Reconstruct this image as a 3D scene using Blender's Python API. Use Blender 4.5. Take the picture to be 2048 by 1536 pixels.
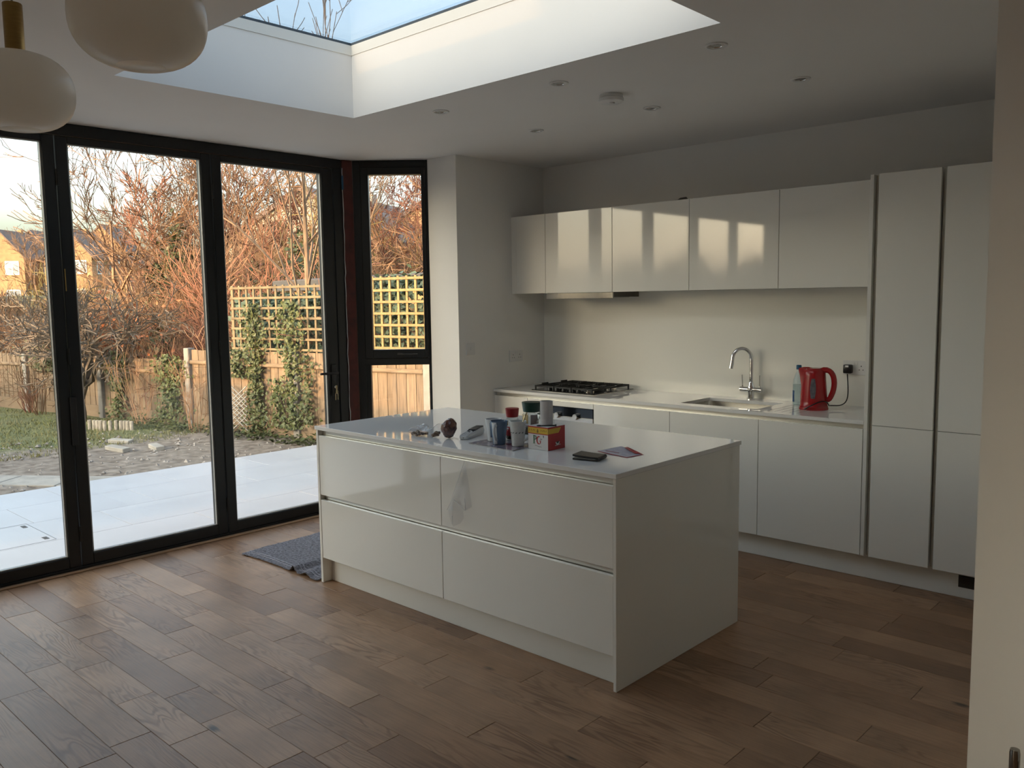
import bpy, bmesh, math, random
from mathutils import Vector, Matrix, Euler
random.seed(7)
PI = math.pi
SC = bpy.context.scene
COL = SC.collection
for o in list(bpy.data.objects):
    bpy.data.objects.remove(o)

# ------------------------------------------------------------------ camera
CAM_LOC = Vector((5.107, -4.5014, 1.5394))
CAM_F = 1685.89
def _cam():
    az, pi_, r = math.radians(43.11), math.radians(5.7462), math.radians(-0.8162)
    fw = Vector((-math.sin(az)*math.cos(pi_), math.cos(az)*math.cos(pi_), -math.sin(pi_)))
    rt = Vector((math.cos(az), math.sin(az), 0)); up = rt.cross(fw)
    R = rt*math.cos(r) + up*math.sin(r); U = up*math.cos(r) - rt*math.sin(r)
    c = bpy.data.cameras.new('camera'); o = bpy.data.objects.new('camera', c); COL.objects.link(o)
    c.sensor_width = 36; c.lens = CAM_F/2048*36; c.clip_start = .05; c.clip_end = 400
    m = Matrix((R, U, -fw)).transposed().to_4x4(); m.translation = CAM_LOC
    o.matrix_world = m
    SC.camera = o
_cam()

# ------------------------------------------------------------------ light
SUN_ELEV = 7.5
EXPOSURE = .58
SKY_STRENGTH = 1.55
SUN_STRENGTH = 3.3
SKY_SAT = .64
w = bpy.data.worlds.new('world'); SC.world = w; w.use_nodes = True
nt = w.node_tree; nt.nodes.clear()
sky = nt.nodes.new('ShaderNodeTexSky'); sky.sky_type = 'NISHITA'; sky.sun_disc = False
sky.sun_elevation = math.radians(6.5); sky.sun_rotation = PI
sky.altitude = 50; sky.air_density = 1.0; sky.dust_density = 6.5; sky.ozone_density = 1.4
bg = nt.nodes.new('ShaderNodeBackground'); bg.inputs[1].default_value = SKY_STRENGTH
wo = nt.nodes.new('ShaderNodeOutputWorld')
hs_ = nt.nodes.new('ShaderNodeHueSaturation'); hs_.inputs['Saturation'].default_value = SKY_SAT
nt.links.new(sky.outputs[0], hs_.inputs['Color']); nt.links.new(hs_.outputs[0], bg.inputs[0]); nt.links.new(bg.outputs[0], wo.inputs[0])
sl = bpy.data.lights.new('sun', 'SUN'); sl.energy = SUN_STRENGTH; sl.color = (1.0, .47, .14); sl.angle = math.radians(.6)
so = bpy.data.objects.new('sun', sl); COL.objects.link(so)
_d = Vector((.035, 1, -math.tan(math.radians(SUN_ELEV)))).normalized()
so.rotation_euler = _d.to_track_quat('-Z', 'Y').to_euler(); so.location = (-3, -12, 6)
vs = SC.view_settings
vs.view_transform = 'Standard'; vs.look = 'None'; vs.gamma = 1; vs.use_curve_mapping = False; vs.exposure = EXPOSURE

# ------------------------------------------------------------------ helpers
def new_bm(): return bmesh.new()
def box(bm, x0, x1, y0, y1, z0, z1, bev=0.0, seg=1):
    if x0 > x1: x0, x1 = x1, x0
    if y0 > y1: y0, y1 = y1, y0
    if z0 > z1: z0, z1 = z1, z0
    vs_ = [bm.verts.new(p) for p in ((x0,y0,z0),(x1,y0,z0),(x1,y1,z0),(x0,y1,z0),(x0,y0,z1),(x1,y0,z1),(x1,y1,z1),(x0,y1,z1))]
    fs = [bm.faces.new([vs_[i] for i in f]) for f in ((3,2,1,0),(4,5,6,7),(0,1,5,4),(1,2,6,5),(2,3,7,6),(3,0,4,7))]
    if bev > 0:
        es = list({e for f in fs for e in f.edges})
        bmesh.ops.bevel(bm, geom=es, offset=bev, segments=seg, affect='EDGES', profile=.5)
    return vs_
def prism(bm, pts, z0, z1):
    """pts: counter-clockwise xy outline"""
    lo = [bm.verts.new((p[0], p[1], z0)) for p in pts]; hi = [bm.verts.new((p[0], p[1], z1)) for p in pts]
    bm.faces.new(lo[::-1]); bm.faces.new(hi)
    n = len(pts)
    for i in range(n): bm.faces.new((lo[i], lo[(i+1)%n], hi[(i+1)%n], hi[i]))
def lathe(bm, prof, c=(0,0,0), n=24, cap0=True, cap1=True, axis='Z'):
    """prof: list of (r,z)"""
    rings = []
    for r, z in prof:
        ring = []
        for k in range(n):
            a = 2*PI*k/n; x, y = r*math.cos(a), r*math.sin(a)
            p = (x, y, z) if axis == 'Z' else ((x, z, y) if axis == 'Y' else (z, x, y))
            ring.append(bm.verts.new((c[0]+p[0], c[1]+p[1], c[2]+p[2])))
        rings.append(ring)
    for a, b in zip(rings, rings[1:]):
        for k in range(n): bm.faces.new((a[k], a[(k+1)%n], b[(k+1)%n], b[k]))
    if cap0: bm.faces.new(rings[0][::-1])
    if cap1: bm.faces.new(rings[-1])
    return rings
def tube(bm, pts, rad, n=8, cap=True):
    """swept tube through pts; rad float or list"""
    pts = [Vector(p) for p in pts]
    if not isinstance(rad, (list, tuple)): rad = [rad]*len(pts)
    rings = []; ref = None
    for i, p in enumerate(pts):
        t = (pts[min(i+1, len(pts)-1)] - pts[max(i-1, 0)])
        if t.length < 1e-9: t = Vector((0,0,1))
        t.normalize()
        if ref is None: ref = t.orthogonal().normalized()
        ref = (ref - t*ref.dot(t))
        if ref.length < 1e-6: ref = t.orthogonal()
        ref.normalize(); b = t.cross(ref)
        rings.append([bm.verts.new(p + (ref*math.cos(2*PI*k/n) + b*math.sin(2*PI*k/n))*rad[i]) for k in range(n)])
    for a, b in zip(rings, rings[1:]):
        for k in range(n): bm.faces.new((a[k], a[(k+1)%n], b[(k+1)%n], b[k]))
    if cap: bm.faces.new(rings[0][::-1]); bm.faces.new(rings[-1])
def bez(p0, p1, p2, p3, n=12):
    P = [Vector(p) for p in (p0, p1, p2, p3)]
    return [((1-t)**3)*P[0] + 3*((1-t)**2)*t*P[1] + 3*(1-t)*t*t*P[2] + t**3*P[3] for t in [i/n for i in range(n+1)]]
def obj(name, bm, mat, parent=None, smooth=False, world=True, normals=True):
    """one mesh object; vertices given in world space (world=True) or in the parent's space"""
    if normals: bmesh.ops.recalc_face_normals(bm, faces=bm.faces)
    if parent is not None and world:
        m = root_matrix(parent).inverted()
        bmesh.ops.transform(bm, matrix=m, verts=bm.verts)
    me = bpy.data.meshes.new(name); bm.to_mesh(me); bm.free()
    if smooth:
        me.polygons.foreach_set('use_smooth', [True]*len(me.polygons))
        if smooth == 'auto':
            me.set_sharp_from_angle(angle=math.radians(35))
    if mat is not None:
        for m_ in (mat if isinstance(mat, (list, tuple)) else [mat]): me.materials.append(m_)
    o = bpy.data.objects.new(name, me); COL.objects.link(o)
    if parent is not None: o.parent = parent
    return o
def solid(bm, th):
    bmesh.ops.recalc_face_normals(bm, faces=bm.faces[:]); bm.normal_update()
    bmesh.ops.solidify(bm, geom=bm.faces[:], thickness=th)
def root_matrix(p):
    m = Matrix.LocRotScale(p.location, p.rotation_euler, p.scale)
    while p.parent is not None:
        p = p.parent; m = Matrix.LocRotScale(p.location, p.rotation_euler, p.scale) @ m
    return m
def tag(o, label=None, cat=None, group=None, kind=None):
    if label: o['label'] = label
    if cat: o['category'] = cat
    if group: o['group'] = group
    if kind: o['kind'] = kind
    return o
def thing(name, label, cat, loc=(0,0,0), rz=0, group=None, kind=None):
    o = bpy.data.objects.new(name, None); COL.objects.link(o)
    o.empty_display_size = .05
    o.location = loc; o.rotation_euler = (0, 0, rz)
    return tag(o, label, cat, group, kind)
def solo(name, bm, mat, label, cat, loc=None, smooth=False, group=None, kind=None):
    """a thing that is one mesh; origin moved to its base"""
    if loc is None:
        xs = [v.co for v in bm.verts]
        loc = Vector(((min(v.x for v in xs)+max(v.x for v in xs))/2, (min(v.y for v in xs)+max(v.y for v in xs))/2, min(v.z for v in xs)))
    loc = Vector(loc)
    bmesh.ops.translate(bm, verts=bm.verts, vec=-loc)
    o = obj(name, bm, mat, None, smooth); o.location = loc
    return tag(o, label, cat, group, kind)
def copy_tree(o, parent=None):
    c = o.copy(); COL.objects.link(c)
    if parent is not None: c.parent = parent; c.matrix_parent_inverse = Matrix.Identity(4)
    for ch in list(o.children): copy_tree(ch, c)
    return c

# ------------------------------------------------------------------ materials
MATS = {}
def mat(name, col, rough=.5, metal=0.0, spec=.5, noise=0.0, nscale=20.0, bump=0.0, bscale=200.0, coat=0.0, trans=0.0, sub=0.0, ior=1.5, stretch=(1,1,1), alpha=1.0, col2=None, sheen=0.0, coord='Object', rnd=0.0):
    if name in MATS: return MATS[name]
    m = bpy.data.materials.new(name); m.use_nodes = True; n = m.node_tree.nodes; L = m.node_tree.links
    b = n['Principled BSDF']
    b.inputs['Base Color'].default_value = (*col, 1); b.inputs['Roughness'].default_value = rough
    b.inputs['Metallic'].default_value = metal; b.inputs['Specular IOR Level'].default_value = spec
    b.inputs['IOR'].default_value = ior; b.inputs['Coat Weight'].default_value = coat; b.inputs['Coat Roughness'].default_value = .05
    b.inputs['Transmission Weight'].default_value = trans; b.inputs['Alpha'].default_value = alpha
    b.inputs['Sheen Weight'].default_value = sheen
    if sub: b.inputs['Subsurface Weight'].default_value = sub; b.inputs['Subsurface Radius'].default_value = (.02,.02,.02)
    if noise or bump or rnd:
        tc = n.new('ShaderNodeTexCoord'); mp = n.new('ShaderNodeMapping'); mp.inputs['Scale'].default_value = stretch
        L.new(tc.outputs[coord], mp.inputs[0])
        oi = n.new('ShaderNodeObjectInfo'); vm = n.new('ShaderNodeVectorMath'); vm.operation = 'ADD'
        sc = n.new('ShaderNodeMath'); sc.operation = 'MULTIPLY'; sc.inputs[1].default_value = 37.0
        L.new(oi.outputs['Random'], sc.inputs[0]); L.new(mp.outputs[0], vm.inputs[0]); L.new(sc.outputs[0], vm.inputs[1])
    if noise or rnd:
        nz = n.new('ShaderNodeTexNoise'); nz.inputs['Scale'].default_value = nscale; nz.inputs['Detail'].default_value = 4
        L.new(vm.outputs[0], nz.inputs['Vector'])
        c2 = col2 or tuple(max(0, c*(1-noise)) for c in col)
        c1 = col if col2 else tuple(min(1, c*(1+noise)) for c in col)
        rp = n.new('ShaderNodeValToRGB'); rp.color_ramp.elements[0].position = .32; rp.color_ramp.elements[1].position = .68
        rp.color_ramp.elements[0].color = (*c2, 1); rp.color_ramp.elements[1].color = (*c1, 1)
        L.new(nz.outputs['Fac'], rp.inputs[0]); out = rp.outputs[0]
        if rnd:
            hs = n.new('ShaderNodeHueSaturation'); mr = n.new('ShaderNodeMapRange')
            mr.inputs[3].default_value = 1-rnd; mr.inputs[4].default_value = 1+rnd
            L.new(oi.outputs['Random'], mr.inputs[0]); L.new(mr.outputs[0], hs.inputs['Value']); L.new(out, hs.inputs['Color']); out = hs.outputs[0]
        L.new(out, b.inputs['Base Color'])
    if bump:
        bn = n.new('ShaderNodeTexNoise'); bn.inputs['Scale'].default_value = bscale; bn.inputs['Detail'].default_value = 3
        L.new(vm.outputs[0], bn.inputs['Vector'])
        bp = n.new('ShaderNodeBump'); bp.inputs['Strength'].default_value = bump; bp.inputs['Distance'].default_value = .01
        L.new(bn.outputs['Fac'], bp.inputs['Height']); L.new(bp.outputs[0], b.inputs['Normal'])
    MATS[name] = m
    return m
def pane_mat(name, tint=(.93,.95,.95), rough=0.0, ior=1.5):
    """thin window glass: see-through with a mirror reflection by angle"""
    if name in MATS: return MATS[name]
    m = bpy.data.materials.new(name); m.use_nodes = True; n = m.node_tree.nodes; L = m.node_tree.links; n.clear()
    t = n.new('ShaderNodeBsdfTransparent'); t.inputs[0].default_value = (*tint, 1)
    g = n.new('ShaderNodeBsdfGlossy'); g.inputs['Roughness'].default_value = rough
    ge = n.new('ShaderNodeNewGeometry'); dt = n.new('ShaderNodeVectorMath'); dt.operation = 'DOT_PRODUCT'
    L.new(ge.outputs['Incoming'], dt.inputs[0]); L.new(ge.outputs['Normal'], dt.inputs[1])
    def mth(op, x, y, clamp=False):
        q = n.new('ShaderNodeMath'); q.operation = op; q.use_clamp = clamp
        for i_, v_ in enumerate((x, y)):
            if isinstance(v_, (int, float)): q.inputs[i_].default_value = v_
            elif v_ is not None: L.new(v_, q.inputs[i_])
        return q.outputs[0]
    c_ = mth('ABSOLUTE', dt.outputs['Value'], None); p5 = mth('POWER', mth('SUBTRACT', 1.0, c_, True), 5.0)
    fr = mth('ADD', mth('MULTIPLY', p5, .96), .04, True)
    mx = n.new('ShaderNodeMixShader'); o = n.new('ShaderNodeOutputMaterial')
    L.new(fr, mx.inputs[0]); L.new(t.outputs[0], mx.inputs[1]); L.new(g.outputs[0], mx.inputs[2]); L.new(mx.outputs[0], o.inputs[0])
    MATS[name] = m
    return m
WALL = mat('wall_paint', (.86,.84,.80), .85, spec=.2, noise=.015, nscale=3, bump=.02, bscale=350)
CEIL = mat('ceiling_paint', (.86,.835,.80), .9, spec=.15, noise=.01, nscale=3)
GLOSS = mat('white_gloss_lacquer', (.87,.85,.79), .035, spec=.5, noise=.004, nscale=2, coat=.3)
MATTW = mat('white_satin_panel', (.82,.80,.745), .3, spec=.45, noise=.004, nscale=3)
QUARTZ = mat('white_quartz', (.83,.82,.80), .045, spec=.5, noise=.02, nscale=400)
ALU = mat('brushed_aluminium', (.62,.60,.55), .32, metal=1, noise=.04, nscale=60, stretch=(1,40,40))
STEEL = mat('stainless_steel', (.66,.64,.60), .22, metal=1, noise=.04, nscale=50, stretch=(1,40,40))
CHROME = mat('chrome', (.82,.82,.82), .05, metal=1, noise=.01, nscale=5)
BLACKF = mat('black_powder_coat', (.008,.009,.0095), .38, spec=.4, bump=.03, bscale=900)
BLACKP = mat('black_plastic', (.012,.012,.013), .35, spec=.45, noise=.1, nscale=50)
DARKGAP = mat('dark_recess', (.04,.04,.038), .7, noise=.1, nscale=10)
GLASS = pane_mat('window_glass', (.88,.905,.90))
SKYGLASS = pane_mat('rooflight_glass', (.55,.585,.61))
WHITEP = mat('white_plastic', (.76,.75,.73), .3, spec=.5, noise=.01, nscale=20)
# ================================================================== the room
H = 2.5535; YW = .59; XN = .708
SX0, SX1, SY0, SY1, SZ = 1.189, 3.46, -2.874, -1.575, 2.942
RX, RY = 7.5, -6.0
def struct(name, bm, m, label, cat, parent=None):
    o = obj(name, bm, m, parent)
    return tag(o, label, cat, None, 'structure')
# ceiling slab with the rooflight shaft
bm = new_bm()
CT = SZ + .0
box(bm, -.075, SX0, RY-.2, -.80, H, CT); box(bm, SX1, RX+.2, RY-.2, -.80, H, CT)
box(bm, SX0, SX1, RY-.2, SY0, H, CT); box(bm, SX0, SX1, SY1, -.80, H, CT)
prism(bm, [(-.075,-.80),(RX+.2,-.80),(RX+.2,.78),(.36,.78),(.36,-.30),(-.06,-.72)], H, CT)
struct('ceiling', bm, CEIL, 'flat white ceiling with a deep rectangular rooflight opening', 'ceiling')
bm = new_bm(); box(bm, XN-.02, RX+.2, YW, YW+.19, -.1, H)
struct('wall_kitchen', bm, WALL, 'plain white painted wall behind the kitchen units', 'wall')
bm = new_bm(); prism(bm, [(.4095,-.3503),(XN,-.3503),(XN,YW+.1),(.36,YW+.1),(.36,-.302)], -.1, H)
struct('wall_nib', bm, WALL, 'white wall stub between the corner window and the units', 'wall')
bm = new_bm(); box(bm, 4.432, RX+.2, -1.75, YW, -.1, H)
struct('wall_right', bm, WALL, 'white wall edge in the near right foreground', 'wall')
bm = new_bm()
box(bm, -.075, 3.2, RY-.2, RY, -.1, H); box(bm, 4.6, RX+.2, RY-.2, RY, -.1, H); box(bm, 3.2, 4.6, RY-.2, RY, -.1, .02); box(bm, 3.2, 4.6, RY-.2, RY, 2.4, H)
struct('wall_back', bm, WALL, 'white wall behind the camera with an added glazed opening', 'wall')
w3 = thing('added_window', 'unseen glazed door added behind the camera to light the room', 'window', (3.9,RY-.1,.02), kind='structure')  # unseen daylight opening, added to brighten surfaces facing the back wall
bm = new_bm(); box(bm, 3.2, 4.6, RY-.13, RY-.07, 2.34, 2.4); box(bm, 3.2, 4.6, RY-.13, RY-.07, .02, .09)
for x_ in (3.2, 3.87, 4.54): box(bm, x_, x_+.06, RY-.13, RY-.07, .09, 2.34)
obj('outer_frame', bm, BLACKF, w3)
for x_ in (3.26, 3.93):
    bm = new_bm(); box(bm, x_, x_+.61, RY-.11, RY-.09, .09, 2.34); obj('pane', bm, GLASS, w3)
bm = new_bm(); box(bm, RX, RX+.2, RY, -1.75, -.1, H)
struct('wall_far_right', bm, WALL, 'white wall on the house side of the room', 'wall')
bm = new_bm(); box(bm, -.075, .0, RY, -5.50, -.1, H)
struct('wall_left', bm, WALL, 'short white wall left of the folding doors', 'wall')

# floor: oak planks laid along x, rows .1465 m wide
def wood_mat():
    m = bpy.data.materials.new('oak_plank'); m.use_nodes = True; n = m.node_tree.nodes; L = m.node_tree.links
    b = n['Principled BSDF']
    tc = n.new('ShaderNodeTexCoord'); oi = n.new('ShaderNodeObjectInfo')
    sc = n.new('ShaderNodeMath'); sc.operation = 'MULTIPLY'; sc.inputs[1].default_value = 91.0; L.new(oi.outputs['Random'], sc.inputs[0])
    ad = n.new('ShaderNodeVectorMath'); ad.operation = 'ADD'; L.new(tc.outputs['Object'], ad.inputs[0]); L.new(sc.outputs[0], ad.inputs[1])
    # broad growth-ring figure: contour lines of a stretched noise field
    m1 = n.new('ShaderNodeMapping'); m1.inputs['Scale'].default_value = (1.3, 9.0, 1); L.new(ad.outputs[0], m1.inputs[0])
    n1 = n.new('ShaderNodeTexNoise'); n1.inputs['Scale'].default_value = 1.0; n1.inputs['Detail'].default_value = 2.5; n1.inputs['Distortion'].default_value = .35; L.new(m1.outputs[0], n1.inputs['Vector'])
    k = n.new('ShaderNodeMath'); k.operation = 'MULTIPLY'; k.inputs[1].default_value = 100.0; L.new(n1.outputs['Fac'], k.inputs[0])
    s = n.new('ShaderNodeMath'); s.operation = 'SINE'; L.new(k.outputs[0], s.inputs[0])
    r1 = n.new('ShaderNodeMapRange'); r1.inputs[1].default_value = -.2; r1.inputs[2].default_value = 1.0; L.new(s.outputs[0], r1.inputs[0])
    # where the figure shows
    n2 = n.new('ShaderNodeTexNoise'); n2.inputs['Scale'].default_value = 2.3; n2.inputs['Detail'].default_value = 1; L.new(ad.outputs[0], n2.inputs['Vector'])
    r2 = n.new('ShaderNodeMapRange'); r2.inputs[1].default_value = .42; r2.inputs[2].default_value = .68; L.new(n2.outputs['Fac'], r2.inputs[0])
    fg = n.new('ShaderNodeMath'); fg.operation = 'MULTIPLY'; L.new(r1.outputs[0], fg.inputs[0]); L.new(r2.outputs[0], fg.inputs[1])
    # fine pore grain
    m3 = n.new('ShaderNodeMapping'); m3.inputs['Scale'].default_value = (6, 160, 1); L.new(ad.outputs[0], m3.inputs[0])
    n3 = n.new('ShaderNodeTexNoise'); n3.inputs['Scale'].default_value = 1.0; n3.inputs['Detail'].default_value = 5; L.new(m3.outputs[0], n3.inputs['Vector'])
    # colour
    tone = n.new('ShaderNodeValToRGB'); e = tone.color_ramp.elements
    e[0].position = 0; e[0].color = (.300,.168,.094,1); e[1].position = 1; e[1].color = (.480,.292,.172,1)
    x = tone.color_ramp.elements.new(.5); x.color = (.395,.233,.134,1)
    L.new(oi.outputs['Random'], tone.inputs[0])
    dk = n.new('ShaderNodeMix'); dk.data_type = 'RGBA'; dk.blend_type = 'MULTIPLY'
    mf = n.new('ShaderNodeMath'); mf.operation = 'MULTIPLY'; mf.inputs[1].default_value = .62; L.new(fg.outputs[0], mf.inputs[0])
    L.new(mf.outputs[0], dk.inputs[0]); L.new(tone.outputs[0], dk.inputs[6]); dk.inputs[7].default_value = (.42,.34,.30,1)
    g2 = n.new('ShaderNodeMix'); g2.data_type = 'RGBA'; g2.blend_type = 'MULTIPLY'; g2.inputs[0].default_value = .35
    rg = n.new('ShaderNodeMapRange'); rg.inputs[1].default_value = .3; rg.inputs[2].default_value = .7; rg.inputs[3].default_value = .55; rg.inputs[4].default_value = 1.2
    L.new(n3.outputs['Fac'], rg.inputs[0]); L.new(dk.outputs[2], g2.inputs[6]); L.new(rg.outputs[0], g2.inputs[7])
    # large tonal drift
    n4 = n.new('ShaderNodeTexNoise'); n4.inputs['Scale'].default_value = 3.5; n4.inputs['Detail'].default_value = 3; L.new(ad.outputs[0], n4.inputs['Vector'])
    r4 = n.new('ShaderNodeMapRange'); r4.inputs[1].default_value = .3; r4.inputs[2].default_value = .7; r4.inputs[3].default_value = .82; r4.inputs[4].default_value = 1.15; L.new(n4.outputs['Fac'], r4.inputs[0])
    g4 = n.new('ShaderNodeMix'); g4.data_type = 'RGBA'; g4.blend_type = 'MULTIPLY'; g4.inputs[0].default_value = 1; L.new(g2.outputs[2], g4.inputs[6]); L.new(r4.outputs[0], g4.inputs[7])
    # knots
    v = n.new('ShaderNodeTexVoronoi'); v.inputs['Scale'].default_value = 1.9; v.inputs['Randomness'].default_value = 1
    mv = n.new('ShaderNodeMapping'); mv.inputs['Scale'].default_value = (.75, 1.5, 1); L.new(ad.outputs[0], mv.inputs[0]); L.new(mv.outputs[0], v.inputs['Vector'])
    wob = n.new('ShaderNodeMath'); wob.operation = 'MULTIPLY_ADD'; wob.inputs[1].default_value = .05; L.new(n3.outputs['Fac'], wob.inputs[0]); L.new(v.outputs['Distance'], wob.inputs[2])
    rv = n.new('ShaderNodeMapRange'); rv.inputs[1].default_value = .045; rv.inputs[2].default_value = .085; rv.inputs[3].default_value = .85; rv.inputs[4].default_value = 0; L.new(wob.outputs[0], rv.inputs[0])
    kn = n.new('ShaderNodeMix'); kn.data_type = 'RGBA'; L.new(rv.outputs[0], kn.inputs[0]); L.new(g4.outputs[2], kn.inputs[6]); kn.inputs[7].default_value = (.035,.024,.018,1)
    L.new(kn.outputs[2], b.inputs['Base Color'])
    rr = n.new('ShaderNodeMapRange'); rr.inputs[3].default_value = .34; rr.inputs[4].default_value = .48; L.new(n3.outputs['Fac'], rr.inputs[0]); L.new(rr.outputs[0], b.inputs['Roughness'])
    b.inputs['Specular IOR Level'].default_value = .36
    bp = n.new('ShaderNodeBump'); bp.inputs['Strength'].default_value = .25; bp.inputs['Distance'].default_value = .002
    hh = n.new('ShaderNodeMath'); hh.operation = 'SUBTRACT'; L.new(n3.outputs['Fac'], hh.inputs[0]); L.new(fg.outputs[0], hh.inputs[1])
    L.new(hh.outputs[0], bp.inputs['Height']); L.new(bp.outputs[0], b.inputs['Normal'])
    MATS['oak'] = m
    return m
OAK = wood_mat()
bm = new_bm(); box(bm, -.075, RX+.2, RY-.2, YW+.1, -.12, -.012)
FLOOR = struct('floor', bm, DARKGAP, 'oak plank floor of the kitchen', 'floor')
ROWP = .1463; ROW0 = -2.9865
SEEN = {-4:[1.455], -3:[1.26,2.148], -2:[.496,1.394], -1:[.756,1.051,1.936,2.231], 0:[.62,1.575,2.45,2.743],1:[.631,1.30,2.155,2.842],
        2:[.266,1.166,1.563,2.543,3.4],3:[.867,1.764,2.051,3.035,3.9],4:[.55,1.45,2.338,2.63,3.6],5:[1.173,1.673,2.467,3.3],6:[.35,.95,1.795,2.093,2.888,3.8],7:[.5,1.45,2.404,3.101,4.0],
        12:[.4,1.3,2.2,3.2,4.103],13:[.6,1.5,2.5,3.738],17:[.45,1.3,2.1,2.9,3.783]}
rnd = random.Random(3)
def plank(bm, x0, x1, y0, y1):
    g = .0007; d = rnd.uniform(-.0004, .0004)
    z1 = d; c = .0012
    a = [(x0+g, y0+g), (x1-g, y0+g), (x1-g, y1-g), (x0+g, y1-g)]
    i = [(x0+g+c, y0+g+c), (x1-g-c, y0+g+c), (x1-g-c, y1-g-c), (x0+g+c, y1-g-c)]
    lo = [bm.verts.new((*p, -.014)) for p in a]; mi = [bm.verts.new((*p, z1-c)) for p in a]; hi = [bm.verts.new((*p, z1)) for p in i]
    bm.faces.new(hi)
    for k in range(4):
        q = (k+1) % 4
        bm.faces.new((lo[k], lo[q], mi[q], mi[k])); bm.faces.new((mi[k], mi[q], hi[q], hi[k]))
rest = new_bm(); nplank = 0
for r in range(-21, 25):
    y0 = ROW0 + ROWP*r; y1 = y0 + ROWP
    if y1 > YW: y1 = YW
    xe = RX if y1 < -1.75 else 4.43
    xs = [.0]; js = SEEN.get(r, [])
    if js: xs += js
    while xs[-1] < xe - .001:
        L_ = rnd.choice((.3, .45, .6, .75, .9, .9, 1.2)) if xs[-1] > .05 else rnd.uniform(.25, .9)
        xs.append(xe if xs[-1] + L_ > xe - .15 else xs[-1] + L_)
    for x0, x1 in zip(xs, xs[1:]):
        cx, cy = (x0+x1)/2, (y0+y1)/2
        vis = r >= -6 and y0 < .1 and (cx - 1.6) < 1.0 + (cy+3.9)*1.25 + .8 and x1 < 4.6
        if vis and nplank < 300:
            bm = new_bm(); plank(bm, x0-cx, x1-cx, y0-cy, y1-cy)
            p = obj('plank', bm, OAK, FLOOR, world=False); p.location = (cx, cy, 0); nplank += 1
        else: plank(rest, x0, x1, y0, y1)
o = obj('plank_field', rest, OAK, FLOOR); tag(o, 'oak planks behind the camera', None, None, 'stuff')
# thin oak trim under the folding doors
bm = new_bm(); box(bm, .001, .03, -5.5, -.82, 0, .012, .003)
tag(solo('trim_1', bm, mat('oak_trim', (.42,.27,.16), .45, noise=.2, nscale=8, stretch=(20,1,20)), 'slim oak strip along the foot of the folding doors', 'trim'), kind='structure')

# ------------------------------------------------------------------ rooflight
r_ = thing('window_1', 'frameless flat glass rooflight over the ceiling opening', 'rooflight', (2.32,-2.22,SZ), kind='structure')
bm = new_bm(); box(bm, SX0-.12, SX1+.12, SY0-.12, SY1+.12, SZ+.012, SZ+.03); obj('pane', bm, SKYGLASS, r_)
bm = new_bm()
for a in ((SX0-.12, SX0+.004, SY0-.12, SY1+.12), (SX1-.004, SX1+.12, SY0-.12, SY1+.12), (SX0, SX1, SY0-.12, SY0+.004), (SX0, SX1, SY1-.004, SY1+.12)): box(bm, *a, SZ, SZ+.012)
obj('glazing_seal', bm, mat('grey_seal', (.06,.08,.1), .6, noise=.1), r_)
bm = new_bm(); t = .004; zl = 2.888
for a in ((SX0, SX0+t, SY0, SY1), (SX1-t, SX1, SY0, SY1), (SX0, SX1, SY0, SY0+t), (SX0, SX1, SY1-t, SY1)): box(bm, *a, zl, SZ-.001)
obj('kerb_lining', bm, MATTW, r_)

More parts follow.
